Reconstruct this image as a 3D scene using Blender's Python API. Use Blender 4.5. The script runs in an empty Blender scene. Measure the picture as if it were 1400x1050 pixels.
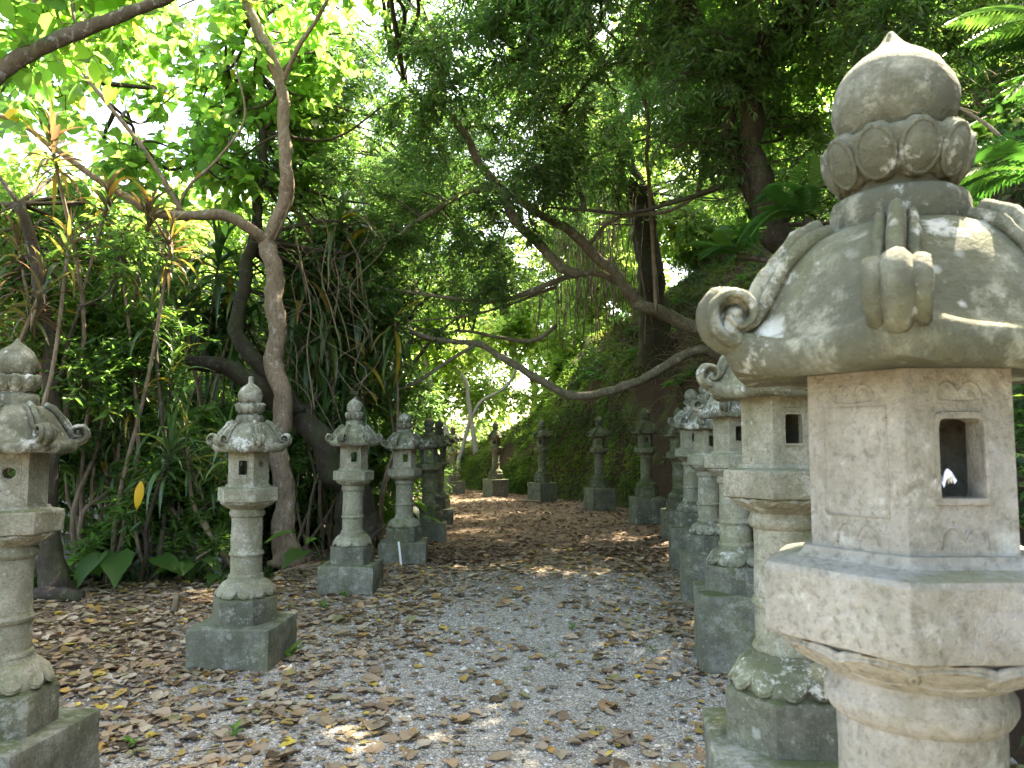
import bpy, math, random
import numpy as np
from mathutils import Vector, Matrix
from mathutils import noise as mnoise

random.seed(7)
rng = np.random.default_rng(7)
R = math.radians
scene = bpy.context.scene
COL = scene.collection

# ------------------------------------------------------------------ camera, sky, sun, exposure
EYE = 1.46
PITCH = R(4.5)
FPX = 1052.0
cam_d = bpy.data.cameras.new('camera')
cam = bpy.data.objects.new('camera', cam_d)
COL.objects.link(cam)
cam.location = (0, 0, EYE)
cam.rotation_euler = (R(90) + PITCH, 0, 0)
cam_d.sensor_width = 36
cam_d.lens = 36 * FPX / 1400
cam_d.clip_start = 0.05
cam_d.clip_end = 600
cam_d.dof.use_dof = True
cam_d.dof.focus_distance = 5.5
cam_d.dof.aperture_fstop = 11
scene.camera = cam

SUN_EL, SUN_AZ = R(55), R(42)          # azimuth from +Y, clockwise positive
world = bpy.data.worlds.new('World')
scene.world = world
world.use_nodes = True
wn = world.node_tree
sky = wn.nodes.new('ShaderNodeTexSky')
sky.sky_type = 'NISHITA'
sky.sun_disc = False
sky.sun_elevation = SUN_EL
sky.sun_rotation = SUN_AZ
sky.air_density = 0.8
sky.dust_density = 3.0
sky.ozone_density = 0.6
bg = wn.nodes['Background']
bg.inputs[1].default_value = 0.15
wn.links.new(sky.outputs[0], bg.inputs[0])

sun_d = bpy.data.lights.new('sun', 'SUN')
sun_d.energy = 4.5
sun_d.angle = R(0.53)
sun_d.color = (1.0, 0.95, 0.86)
sun = bpy.data.objects.new('sun', sun_d)
COL.objects.link(sun)
sdir = Vector((math.sin(SUN_AZ) * math.cos(SUN_EL), math.cos(SUN_AZ) * math.cos(SUN_EL), math.sin(SUN_EL)))
sun.rotation_euler = sdir.to_track_quat('Z', 'Y').to_euler()
sun.location = (0, 0, 30)

vs = scene.view_settings
vs.view_transform = 'Standard'
vs.look = 'None'
vs.gamma = 1.0
vs.use_curve_mapping = False
vs.exposure = 3.5
vs.use_white_balance = True
vs.white_balance_temperature = 7900
vs.white_balance_tint = 8
scene.render.engine = 'CYCLES'
cy = scene.cycles
cy.use_denoising = True
cy.max_bounces = 7
cy.diffuse_bounces = 5
cy.glossy_bounces = 2
cy.transmission_bounces = 4
cy.transparent_max_bounces = 4
cy.sample_clamp_indirect = 8.0
cy.use_adaptive_sampling = True
cy.adaptive_threshold = 0.015
cy.caustics_reflective = False
cy.caustics_refractive = False


def P(px, py, Y):
    """the world point at forward distance Y seen at photo pixel (px, py)"""
    u = (px - 700) / FPX
    v = (525 - py) / FPX
    d = np.array((u, math.cos(PITCH) - v * math.sin(PITCH), math.sin(PITCH) + v * math.cos(PITCH)))
    return np.array((0, 0, EYE)) + d * (Y / d[1])


# ------------------------------------------------------------------ object helpers
def link(o, parent=None):
    COL.objects.link(o)
    if parent is not None:
        o.parent = parent
    return o


def thing(name, label, cat, loc=(0, 0, 0), rz=0.0, group=None):
    o = bpy.data.objects.new(name, None)
    o.empty_display_size = 0.1
    link(o)
    o.location = loc
    o.rotation_euler = (0, 0, rz)
    tag(o, label, cat, group)
    return o


def tag(o, label, cat, group=None):
    o['label'] = label
    o['category'] = cat
    if group:
        o['group'] = group
    return o


class MB:
    """collects triangles; build() links them as one mesh object"""
    def __init__(self):
        self.V, self.F, self.M, self.A, self.n = [], [], [], [], 0

    def add(self, V, F, mat=0, rnd=0.5):
        V = np.asarray(V, dtype=np.float64).reshape(-1, 3)
        F = np.asarray(F, dtype=np.int64)
        if F.ndim == 2 and F.shape[1] == 4:
            F = np.concatenate((F[:, (0, 1, 2)], F[:, (0, 2, 3)]))
        self.V.append(V)
        self.F.append(F + self.n)
        self.M.append(np.full(len(F), mat, dtype=np.int32))
        self.A.append(np.full(len(V), rnd) if np.isscalar(rnd) else np.asarray(rnd))
        self.n += len(V)
        return self

    def mesh(self, name, mats, smooth=True, origin=(0, 0, 0)):
        V = np.concatenate(self.V) - np.asarray(origin)
        F = np.concatenate(self.F)
        M = np.concatenate(self.M)
        A = np.concatenate(self.A)
        me = bpy.data.meshes.new(name)
        me.vertices.add(len(V))
        me.vertices.foreach_set('co', V.astype(np.float32).ravel())
        me.loops.add(len(F) * 3)
        me.polygons.add(len(F))
        me.polygons.foreach_set('loop_start', np.arange(0, len(F) * 3, 3, dtype=np.int32))
        me.loops.foreach_set('vertex_index', F.astype(np.int32).ravel())
        for m in (mats if isinstance(mats, (list, tuple)) else [mats]):
            me.materials.append(m)
        me.polygons.foreach_set('material_index', M)
        me.polygons.foreach_set('use_smooth', np.full(len(F), bool(smooth)))
        at = me.attributes.new('rnd', 'FLOAT', 'POINT')
        at.data.foreach_set('value', A.astype(np.float32))
        me.update(calc_edges=True)
        return me

    def build(self, name, mats, parent=None, smooth=True, origin=(0, 0, 0), sharp=None):
        me = self.mesh(name, mats, smooth, origin)
        if sharp is not None:
            sharpen(me, sharp)
        return link(bpy.data.objects.new(name, me), parent)


def sharpen(me, deg):
    try:
        me.set_sharp_from_angle(angle=R(deg))
    except Exception:
        pass


def copy_tree(o, parent=None):
    c = o.copy()
    link(c, parent)
    for ch in o.children:
        copy_tree(ch, c)
    return c


def structure(o):
    o['kind'] = 'structure'
    return o


def stuff(o):
    o['kind'] = 'stuff'
    return o


def fbm(p, s, o=4):
    return mnoise.fractal(Vector(p) * s, 1.0, 2.0, o)


def unit(v):
    v = np.asarray(v, dtype=float)
    return v / np.maximum(np.linalg.norm(v, axis=-1, keepdims=True), 1e-9)


def smooth_path(pts, sub=6):
    p = np.asarray(pts, dtype=float)
    if len(p) < 3:
        t = np.linspace(0, 1, sub + 1)[:, None]
        return p[0] * (1 - t) + p[-1] * t
    q = np.vstack((2 * p[0] - p[1], p, 2 * p[-1] - p[-2]))
    out = []
    for i in range(1, len(q) - 2):
        for k in range(sub):
            t = k / sub
            a, b, c, d = q[i - 1], q[i], q[i + 1], q[i + 2]
            out.append(0.5 * (2 * b + (c - a) * t + (2 * a - 5 * b + 4 * c - d) * t * t + (3 * b - a - 3 * c + d) * t ** 3))
    out.append(p[-1])
    return np.array(out)


def tube(mb, pts, r0, r1, segs=8, mat=0, rough=0.0, rnd=0.5, power=1.0, flare=0.0):
    pts = np.asarray(pts, dtype=float)
    n = len(pts)
    tan = unit(np.gradient(pts, axis=0))
    up = np.array((0.3, 0.2, 1.0)) if abs(tan[0][2]) < 0.9 else np.array((1.0, 0.2, 0))
    V = []
    a = unit(np.cross(tan[0], up))
    for i in range(n):
        a = unit(a - tan[i] * np.dot(a, tan[i]))
        b = np.cross(tan[i], a)
        t = i / (n - 1)
        r = r0 + (r1 - r0) * t ** power
        if flare:
            r *= 1 + flare * math.exp(-t * 14)
        for k in range(segs):
            an = 2 * math.pi * k / segs
            d = a * math.cos(an) + b * math.sin(an)
            rr = r
            if rough:
                rr = r * (1 + rough * fbm(pts[i] + d * r * 1.5, 5.0, 3) + rough * 0.5 * fbm(pts[i] + d * r, 17.0, 2))
            V.append(pts[i] + d * rr)
    F = []
    for i in range(n - 1):
        for k in range(segs):
            k2 = (k + 1) % segs
            F.append((i * segs + k, i * segs + k2, (i + 1) * segs + k2, (i + 1) * segs + k))
    V.append(pts[-1] + tan[-1] * r1 * 0.5)
    V.append(pts[0])
    F = [f for f in F]
    T = [((n - 1) * segs + k, (n - 1) * segs + (k + 1) % segs, n * segs) for k in range(segs)]
    T += [((k + 1) % segs, k, n * segs + 1) for k in range(segs)]
    Fq = np.array(F)
    tri = np.concatenate((Fq[:, (0, 1, 2)], Fq[:, (0, 2, 3)], np.array(T)))
    mb.add(np.array(V), tri, mat, rnd)


def sticks(mb, A, B, ra, rb, mat=0, rnd=0.5):
    """many thin straight three-sided twigs at once"""
    A = np.asarray(A)
    B = np.asarray(B)
    n = len(A)
    if n == 0:
        return
    d = unit(B - A)
    ref = np.where(np.abs(d[:, 2:3]) < 0.9, np.array([[0, 0, 1.0]]), np.array([[1.0, 0, 0]]))
    x = unit(np.cross(d, ref))
    y = np.cross(d, x)
    V = np.empty((n, 6, 3))
    for k in range(3):
        an = 2 * math.pi * k / 3
        o = x * math.cos(an) + y * math.sin(an)
        V[:, k] = A + o * ra
        V[:, 3 + k] = B + o * rb
    base = (np.arange(n) * 6)[:, None, None]
    F = np.array([(0, 1, 4), (0, 4, 3), (1, 2, 5), (1, 5, 4), (2, 0, 3), (2, 3, 5)])[None] + base
    mb.add(V.reshape(-1, 3), F.reshape(-1, 3), mat, rnd)


# leaf outlines: (along, across, out of plane), triangles
TPL = {
    'diamond': (np.array([(0, 0, 0), (.45, .5, .05), (1, 0, -.12), (.45, -.5, .05)]), np.array([(0, 2, 1), (0, 3, 2)])),
    'lance': (np.array([(0, 0, 0), (.3, .42, .05), (.68, .36, -.02), (1, 0, -.16), (.68, -.36, -.02), (.3, -.42, .05)]),
              np.array([(0, 2, 1), (0, 3, 2), (0, 4, 3), (0, 5, 4)])),
    'heart': (np.array([(.06, 0, 0), (-.06, .26, .05), (.18, .5, .07), (.5, .42, .03), (.78, .18, -.06), (1.05, 0, -.2),
                        (.78, -.18, -.06), (.5, -.42, .03), (.18, -.5, .07), (-.06, -.26, .05), (.5, 0, -.05)]),
              np.array([(0, 2, 1), (0, 10, 2), (10, 3, 2), (10, 4, 3), (10, 5, 4), (0, 9, 8), (0, 8, 10), (10, 8, 7), (10, 7, 6), (10, 6, 5)])),
}


def leaves(mb, Pp, D, N, L, W, tpl, mat=0, rnd=None):
    T, F = TPL[tpl]
    n = len(Pp)
    x = unit(D)
    z = unit(N - x * np.sum(N * x, axis=1, keepdims=True))
    y = np.cross(z, x)
    L = np.broadcast_to(np.asarray(L, float).reshape(-1, 1), (n, 1))
    W = np.broadcast_to(np.asarray(W, float).reshape(-1, 1), (n, 1))
    k = len(T)
    V = (Pp[:, None] + x[:, None] * (T[None, :, 0:1] * L[:, None]) + y[:, None] * (T[None, :, 1:2] * W[:, None])
         + z[:, None] * (T[None, :, 2:3] * L[:, None]))
    FF = F[None] + (np.arange(n) * k)[:, None, None]
    if rnd is None:
        rnd = rng.random(n)
    mb.add(V.reshape(-1, 3), FF.reshape(-1, 3), mat, np.repeat(rnd, k))


# ------------------------------------------------------------------ node helpers
class NT:
    def __init__(self, name):
        self.m = bpy.data.materials.new(name)
        self.m.use_nodes = True
        self.t = self.m.node_tree
        self.t.nodes.clear()
        self.out = self.t.nodes.new('ShaderNodeOutputMaterial')

    def new(self, kind, **kw):
        n = self.t.nodes.new(kind)
        for k, v in kw.items():
            setattr(n, k, v)
        return n

    def put(self, sock, v):
        if v is None:
            return
        if isinstance(v, bpy.types.NodeSocket):
            self.t.links.new(v, sock)
        else:
            if sock.type == 'RGBA' and len(v) == 3:
                v = (*v, 1)
            sock.default_value = v

    def pos(self):
        return self.new('ShaderNodeNewGeometry').outputs['Position']

    def obj(self):
        return self.new('ShaderNodeTexCoord').outputs['Object']

    def normal(self):
        return self.new('ShaderNodeNewGeometry').outputs['Normal']

    def attr(self, name='rnd'):
        return self.new('ShaderNodeAttribute', attribute_name=name).outputs['Fac']

    def orand(self):
        return self.new('ShaderNodeObjectInfo').outputs['Random']

    def sep(self, v):
        n = self.new('ShaderNodeSeparateXYZ')
        self.put(n.inputs[0], v)
        return n.outputs

    def scale(self, v, s):
        n = self.new('ShaderNodeMapping')
        self.put(n.inputs[0], v)
        n.inputs['Scale'].default_value = s
        return n.outputs[0]

    def noise(self, v, s, d=4, r=0.55, dist=0.0):
        n = self.new('ShaderNodeTexNoise')
        self.put(n.inputs['Vector'], v)
        n.inputs['Scale'].default_value = s
        n.inputs['Detail'].default_value = d
        n.inputs['Roughness'].default_value = r
        n.inputs['Distortion'].default_value = dist
        return n.outputs['Fac']

    def voro(self, v, s, out='Distance', feature='F1', rand=1.0):
        n = self.new('ShaderNodeTexVoronoi', feature=feature)
        self.put(n.inputs['Vector'], v)
        n.inputs['Scale'].default_value = s
        n.inputs['Randomness'].default_value = rand
        return n.outputs[out]

    def ramp(self, f, stops, interp='LINEAR'):
        n = self.new('ShaderNodeValToRGB')
        n.color_ramp.interpolation = interp
        e = n.color_ramp.elements
        while len(e) < len(stops):
            e.new(0.5)
        for k, (p, c) in enumerate(stops):
            e[k].position = p
            c = (c, c, c) if not hasattr(c, '__len__') else c
            e[k].color = (*c, 1)
        self.put(n.inputs[0], f)
        return n.outputs[0]

    def mix(self, f, a, b, blend='MIX'):
        n = self.new('ShaderNodeMix', data_type='RGBA', blend_type=blend)
        self.put(n.inputs[0], f)
        self.put(n.inputs[6], a)
        self.put(n.inputs[7], b)
        return n.outputs[2]

    def math(self, op, a, b=None, clamp=False):
        n = self.new('ShaderNodeMath', operation=op, use_clamp=clamp)
        self.put(n.inputs[0], a)
        self.put(n.inputs[1], b)
        return n.outputs[0]

    def bump(self, h, strength=0.5, dist=0.01, normal=None):
        n = self.new('ShaderNodeBump')
        n.inputs['Strength'].default_value = strength
        n.inputs['Distance'].default_value = dist
        self.put(n.inputs['Height'], h)
        self.put(n.inputs['Normal'], normal)
        return n.outputs[0]

    def finish(self, color, rough=0.8, normal=None, spec=0.3, trans=None, trans_fac=0.0):
        p = self.new('ShaderNodeBsdfPrincipled')
        self.put(p.inputs['Base Color'], color)
        self.put(p.inputs['Roughness'], rough)
        p.inputs['Specular IOR Level'].default_value = spec
        self.put(p.inputs['Normal'], normal)
        sh = p.outputs[0]
        if trans is not None:
            t = self.new('ShaderNodeBsdfTranslucent')
            self.put(t.inputs[0], trans)
            mx = self.new('ShaderNodeMixShader')
            mx.inputs[0].default_value = trans_fac
            self.t.links.new(sh, mx.inputs[1])
            self.t.links.new(t.outputs[0], mx.inputs[2])
            sh = mx.outputs[0]
        self.t.links.new(sh, self.out.inputs[0])
        return self.m


def stone(name, c1, c2, dark, dark_amt, lichen, moss, moss_col=(.07, .085, .02), stain=(.09, .085, .06), hatch=0.0, grit=.6, algae=.4, weather=.3):
    n = NT(name)
    p = n.pos()
    big = n.noise(p, 2.3, 5, .6)
    mid = n.noise(p, 11, 7, .62)
    fine = n.noise(p, 75, 6, .7)
    col = n.mix(n.ramp(big, [(.35, 0), (.65, 1)]), c1, c2)
    col = n.mix(n.ramp(mid, [(.3, .55), (.62, 0)]), col, stain)
    st = n.noise(n.scale(p, (9, 9, 1.3)), 1.0, 6, .6, .4)
    col = n.mix(n.math('MULTIPLY', n.ramp(st, [(.48, 0), (.66, 1)]), dark_amt), col, dark)
    blot = n.noise(p, 4.8, 10, .68, .3)
    col = n.mix(n.math('MULTIPLY', n.ramp(blot, [(.47, 0), (.58, 1)]), dark_amt * .8), col, dark)
    col = n.mix(n.ramp(n.orand(), [(0, .30), (.55, 0)]), col, stain)
    grime = n.noise(p, 21, 9, .74, .2)
    col = n.mix(n.ramp(grime, [(.33, grit), (.5, 0)]), col, tuple(.6 * q for q in stain))
    col = n.mix(n.ramp(fine, [(.27, .85), (.5, 0)]), col, (.09, .085, .065))
    spk = n.voro(p, 210, 'Color')
    col = n.mix(n.ramp(n.sep(spk)[0], [(.82, 0), (.95, .5 * grit)]), col, (.07, .066, .05))
    alg = n.noise(p, 3.1, 7, .62, .2)
    col = n.mix(n.ramp(alg, [(.48, 0), (.66, algae)]), col, (.15, .155, .065))
    col = n.mix(n.ramp(fine, [(.58, 0), (.78, .55)]), col, (.56, .53, .46))
    # old weathering: dark films in ragged patches and streaks, brownish and olive
    wp = n.noise(p, 3.6, 12, .70, .25)
    film = n.mix(n.noise(p, 2.0, 3), tuple(q * .75 for q in dark), (.075, .072, .045))
    col = n.mix(n.ramp(wp, [(.44, weather), (.53, 0)]), col, film)
    ws = n.noise(n.scale(p, (16, 16, 2.2)), 1.0, 8, .66, .2)
    col = n.mix(n.ramp(ws, [(.53, 0), (.66, weather * .8)]), col, film)
    col = n.mix(n.ramp(n.noise(p, 7.7, 11, .72), [(.54, 0), (.63, weather * .6)]), col, tuple(min(.5, q * 1.7) for q in c1))
    # algae and moss on what faces up, broken by noise
    nz = n.sep(n.normal())[2]
    mm = n.math('ADD', n.math('MULTIPLY', nz, .28), n.noise(p, 5.0, 8, .66, .3))
    lo = .78 - moss * .4
    col = n.mix(n.ramp(mm, [(lo, 0), (lo + .16, .85)]), col, moss_col)
    # lichen: pale crusts with ragged rims, in two sizes
    wob = n.noise(p, 42, 5, .7)
    for sc, th, msk in ((9.0, .30, 4.1), (23.0, .27, 6.7)):
        d = n.math('ADD', n.voro(p, sc), n.math('MULTIPLY', wob, .35))
        rr = n.math('MULTIPLY', n.ramp(n.noise(p, msk, 3), [(.5, 0), (.68, 1)]), lichen)
        f = n.math('MULTIPLY', n.ramp(d, [(th, 1), (th + .10, 0)]), rr, True)
        col = n.mix(f, col, (.48, .50, .43))
    crust = n.math('MULTIPLY', n.ramp(n.math('ADD', n.math('MULTIPLY', n.noise(p, 6.3, 10, .74, .15), .8), n.math('MULTIPLY', fine, .2)), [(.545, 0), (.60, 1)]), lichen * .7, True)
    col = n.mix(crust, col, (.44, .45, .385))
    h = n.math('ADD', n.math('MULTIPLY', mid, .9), n.math('MULTIPLY', fine, .55))
    pits = n.ramp(n.voro(p, 95), [(.0, 0), (.22, 1)])
    h = n.math('ADD', h, n.math('MULTIPLY', pits, .16))
    if hatch:
        w = n.noise(n.scale(p, (4, 4, 150)), 1.0, 2, .5)
        h = n.math('ADD', h, n.math('MULTIPLY', w, hatch))
    h = n.math('ADD', h, n.math('MULTIPLY', n.noise(p, 260, 3, .6), .16))
    return n.finish(col, .9, n.bump(h, .85, .012), .2)


def leaf_mat(name, stops, tstops, tf=.38, rough=.42, spec=.45, per_object=False):
    n = NT(name)
    f = n.orand() if per_object else n.attr()
    c = n.ramp(f, stops)
    t = n.ramp(f, tstops)
    v = n.noise(n.pos(), 1.1, 3)
    c = n.mix(n.ramp(v, [(.3, .35), (.6, 0)]), c, (.012, .028, .01))
    return n.finish(c, rough, None, spec, t, tf)


def bark(name, c1, c2, spot, spot_amt, moss_amt=0.0, ring=0.0):
    n = NT(name)
    p = n.pos()
    a = n.noise(p, 7, 6, .65, .3)
    b = n.noise(n.scale(p, (34, 34, 9)), 1.0, 6, .7)
    col = n.mix(n.ramp(a, [(.3, 0), (.7, 1)]), c1, c2)
    col = n.mix(n.ramp(b, [(.3, .7), (.55, 0)]), col, tuple(x * .35 for x in c1))
    s = n.math('MULTIPLY', n.ramp(n.noise(p, 13, 8, .7, .6), [(.56, 0), (.64, 1)]), spot_amt)
    col = n.mix(s, col, spot)
    if moss_amt:
        m = n.math('MULTIPLY', n.ramp(n.noise(p, 4.5, 6, .65), [(.45, 0), (.62, 1)]), moss_amt)
        col = n.mix(m, col, (.045, .06, .018))
    return n.finish(col, .85, n.bump(n.math('ADD', n.math('MULTIPLY', a, .6), b), .7, .02), .2)


MAT = {}
MAT['stone'] = stone('pale lantern stone', (.33, .32, .235), (.265, .262, .19), (.15, .155, .09), .6, .55, .25, (.11, .12, .045), (.22, .20, .14))
MAT['stone_warm'] = stone('warm sandstone', (.375, .362, .312), (.305, .296, .255), (.22, .205, .15), .38, .8, .05, (.16, .16, .07), (.27, .245, .18), 0, .25, .25, .28)
MAT['stone_roof'] = stone('weathered roof stone', (.27, .27, .20), (.165, .175, .12), (.075, .082, .05), .85, 1.0, .2, (.07, .078, .035), (.075, .08, .054), .15, .5, .45, .7)
MAT['stone_roof_pale'] = stone('lichened roof stone', (.27, .265, .20), (.20, .20, .145), (.075, .08, .05), .7, 1.2, .2, (.08, .09, .04), (.11, .115, .075), .1, .5, .4, .6)
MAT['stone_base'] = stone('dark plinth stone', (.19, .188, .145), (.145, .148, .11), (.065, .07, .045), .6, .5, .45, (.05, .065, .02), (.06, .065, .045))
MAT['stone_slab'] = stone('mossy slab stone', (.235, .232, .195), (.18, .183, .145), (.08, .087, .052), .75, .35, .22, (.05, .068, .02), (.085, .09, .06))
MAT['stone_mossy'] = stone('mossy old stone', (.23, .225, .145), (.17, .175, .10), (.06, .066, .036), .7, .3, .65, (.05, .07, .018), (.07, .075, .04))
MAT['stone_dark'] = stone('dark mossy roof stone', (.14, .14, .095), (.105, .11, .07), (.045, .05, .03), .7, .4, .6, (.045, .06, .016), (.045, .05, .03))  # dark tones with heavy moss, for roofs and bases of the mossy lanterns

MAT['leaf_bright'] = leaf_mat('broad bright leaf', [(0, (.05, .11, .02)), (.6, (.075, .15, .03)), (.93, (.11, .18, .03)), (.97, (.32, .26, .03))],
                              [(0, (.20, .46, .07)), (.6, (.30, .60, .10)), (.93, (.42, .62, .09)), (.97, (.7, .5, .06))], .6, .45, .35)
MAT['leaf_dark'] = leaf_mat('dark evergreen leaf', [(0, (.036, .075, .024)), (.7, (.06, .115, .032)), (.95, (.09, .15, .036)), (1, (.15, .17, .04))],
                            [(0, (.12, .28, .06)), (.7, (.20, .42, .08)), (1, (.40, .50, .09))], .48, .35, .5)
MAT['leaf_mid'] = leaf_mat('mid green leaf', [(0, (.03, .075, .016)), (.7, (.05, .11, .022)), (1, (.10, .16, .03))],
                           [(0, (.13, .32, .05)), (.7, (.22, .44, .07)), (1, (.42, .50, .08))], .48, .42, .4)
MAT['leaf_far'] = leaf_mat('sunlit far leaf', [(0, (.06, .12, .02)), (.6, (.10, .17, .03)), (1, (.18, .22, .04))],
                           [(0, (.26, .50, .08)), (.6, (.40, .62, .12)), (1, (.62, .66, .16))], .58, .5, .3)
MAT['strap'] = leaf_mat('strap leaf', [(0, (.025, .062, .02)), (.6, (.05, .105, .03)), (.86, (.085, .14, .035)), (.93, (.13, .15, .03)), (.96, (.34, .24, .02)), (1, (.14, .09, .05))],
                        [(0, (.05, .15, .03)), (.6, (.10, .24, .05)), (.86, (.18, .32, .06)), (.96, (.6, .42, .04)), (1, (.2, .12, .06))], .3, .36, .5, True)
MAT['strap_bronze'] = leaf_mat('bronze strap leaf', [(0, (.045, .04, .022)), (.45, (.075, .05, .03)), (.7, (.05, .075, .025)), (.9, (.12, .11, .03)), (1, (.28, .17, .03))],
                               [(0, (.14, .12, .05)), (.45, (.24, .13, .07)), (.7, (.14, .24, .05)), (1, (.55, .32, .05))], .34, .4, .45, True)
MAT['frond'] = leaf_mat('fern frond green', [(0, (.022, .07, .016)), (.6, (.035, .10, .02)), (1, (.07, .15, .028))],
                        [(0, (.06, .22, .03)), (.6, (.10, .32, .045)), (1, (.2, .42, .06))], .4, .5, .3, True)
MAT['cover'] = leaf_mat('bank cover leaf', [(0, (.012, .03, .010)), (.6, (.024, .058, .014)), (1, (.06, .075, .022))],
                        [(0, (.05, .15, .03)), (.6, (.09, .25, .04)), (1, (.22, .30, .06))], .34, .5, .3)
MAT['moss_tuft'] = leaf_mat('moss and hanging grass', [(0, (.028, .050, .012)), (.45, (.085, .135, .02)), (.85, (.13, .18, .028)), (1, (.17, .13, .06))],
                            [(0, (.06, .15, .02)), (.5, (.20, .36, .05)), (1, (.38, .34, .09))], .34, .7, .15)
DRY = [(0, (.09, .06, .038)), (.14, (.17, .115, .07)), (.34, (.33, .26, .175)), (.48, (.24, .15, .085)), (.62, (.40, .335, .24)), (.74, (.29, .18, .09)), (.82, (.26, .225, .14)), (.88, (.17, .17, .06)), (.93, (.44, .25, .06)), (.965, (.17, .10, .055)), (1, (.58, .43, .06))]
DRYT = [(0, (.14, .07, .03)), (.45, (.36, .22, .11)), (.9, (.4, .3, .15)), (1, (.6, .42, .06))]
MAT['dry'] = leaf_mat('dry fallen leaf', DRY, DRYT, .16, .65, .2, False)
MAT['dry_piece'] = leaf_mat('dry fallen leaf piece', DRY, DRYT, .16, .65, .2, True)
DARKDRY = [(0, (.045, .026, .018)), (.3, (.095, .054, .036)), (.6, (.145, .088, .06)), (.8, (.11, .058, .036)), (.93, (.22, .15, .10)), (1, (.28, .16, .06))]  # reddish leaf tones, darkened to stand in for shade on the far path
MAT['dry_shaded'] = leaf_mat('shaded reddish fallen leaf', DARKDRY, DRYT, .08, .6, .25)
MAT['bark_brown'] = bark('smooth brown bark', (.20, .145, .098), (.27, .205, .145), (.40, .35, .29), .8)
MAT['bark_dark'] = bark('dark wet bark', (.032, .024, .017), (.055, .042, .03), (.12, .12, .10), .45, .5)
MAT['bark_grey'] = bark('grey lichen bark', (.085, .066, .046), (.13, .105, .075), (.30, .30, .26), .8, .35)
MAT['bark_tan'] = bark('tan limb bark', (.125, .105, .068), (.18, .155, .105), (.30, .29, .23), .8, .4)
MAT['bark_pale'] = bark('pale bark', (.30, .27, .24), (.38, .35, .32), (.5, .48, .46), .6)
MAT['stem'] = bark('dry stem', (.13, .098, .062), (.21, .165, .11), (.25, .21, .16), .5)
MAT['twig'] = bark('twig', (.05, .038, .026), (.085, .066, .045), (.14, .13, .11), .4)

# ------------------------------------------------------------------ the ground
def sstep(a, b, x):
    t = np.clip((x - a) / (b - a), 0, 1)
    return t * t * (3 - 2 * t)


def vnoise(x, y, s, seed=0):
    """cheap smooth 2-D noise for arrays, about -1..1"""
    x = np.asarray(x, float)
    y = np.asarray(y, float)
    r = np.zeros(np.broadcast(x, y).shape)
    g = np.random.default_rng(seed + 100)
    for k in range(7):
        a = g.uniform(0, 2 * math.pi)
        f = s * g.uniform(.55, 1.9)
        r = r + np.sin((x * math.cos(a) + y * math.sin(a)) * f + g.uniform(0, 6.28)) / 7 * 1.6
    return r


def gz(x, y):
    x = np.asarray(x, float)
    y = np.asarray(y, float)
    z = .018 * vnoise(x, y, 1.3, 1) + .008 * vnoise(x, y, 5.5, 2)
    left = sstep(-2.3, -3.6, x + .12 * (y - 8))
    z = z + left * .07 * sstep(3, 6, y) * (1 - sstep(7.8, 8.6, y))
    z = z - left * .75 * sstep(8.3, 9.8, y) * (1 - sstep(14, 19, y))
    return z


xs = np.unique(np.concatenate((np.linspace(-90, -8, 24), np.linspace(-8, 6, 130), np.linspace(6, 90, 24))))
ys = np.unique(np.concatenate((np.linspace(-60, 0, 16), np.linspace(0, 14, 130), np.linspace(14, 34, 60), np.linspace(34, 160, 24))))
gx, gy = np.meshgrid(xs, ys)
gv = np.stack((gx, gy, gz(gx, gy)), -1).reshape(-1, 3)
nx, ny = len(xs), len(ys)
ii = (np.arange(ny - 1)[:, None] * nx + np.arange(nx - 1)[None]).ravel()
gf = np.stack((ii, ii + 1, ii + 1 + nx, ii + nx), -1)

n = NT('gravel ground')
p = n.pos()
cell = n.voro(p, 62, 'Color')
cell2 = n.voro(p, 135, 'Color')
g1 = n.ramp(n.sep(cell)[0], [(0, (.15, .138, .108)), (.5, (.30, .28, .235)), (1, (.48, .455, .395))])
g2 = n.ramp(n.sep(cell2)[1], [(0, (.15, .135, .11)), (.6, (.30, .28, .24)), (1, (.48, .455, .41))])
grav = n.mix(n.ramp(n.noise(p, 14, 5, .6), [(.42, 0), (.58, 1)]), g1, g2)
gap = n.ramp(n.voro(p, 62, 'Distance', 'DISTANCE_TO_EDGE'), [(0, .35), (.12, 1)])
grav = n.mix(1.0, grav, gap, 'MULTIPLY')
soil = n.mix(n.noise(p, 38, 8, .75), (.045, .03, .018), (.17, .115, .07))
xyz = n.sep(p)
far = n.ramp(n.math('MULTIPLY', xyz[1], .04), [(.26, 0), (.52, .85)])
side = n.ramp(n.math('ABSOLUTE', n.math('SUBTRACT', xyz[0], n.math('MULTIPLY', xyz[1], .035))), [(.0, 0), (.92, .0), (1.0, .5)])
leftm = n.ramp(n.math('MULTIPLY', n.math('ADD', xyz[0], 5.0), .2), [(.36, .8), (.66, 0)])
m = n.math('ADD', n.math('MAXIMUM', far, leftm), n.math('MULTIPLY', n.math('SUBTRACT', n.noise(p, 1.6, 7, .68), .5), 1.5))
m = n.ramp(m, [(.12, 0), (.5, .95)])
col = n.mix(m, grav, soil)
hb = n.math('ADD', n.math('MULTIPLY', n.voro(p, 62, 'Distance'), -1.0), n.math('MULTIPLY', n.noise(p, 55, 6, .7), .6))
MAT['ground'] = n.finish(col, .92, n.bump(hb, .8, .012), .2)

mb = MB()
mb.add(gv, gf)
ground = structure(mb.build('gravel_path', MAT['ground']))

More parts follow.
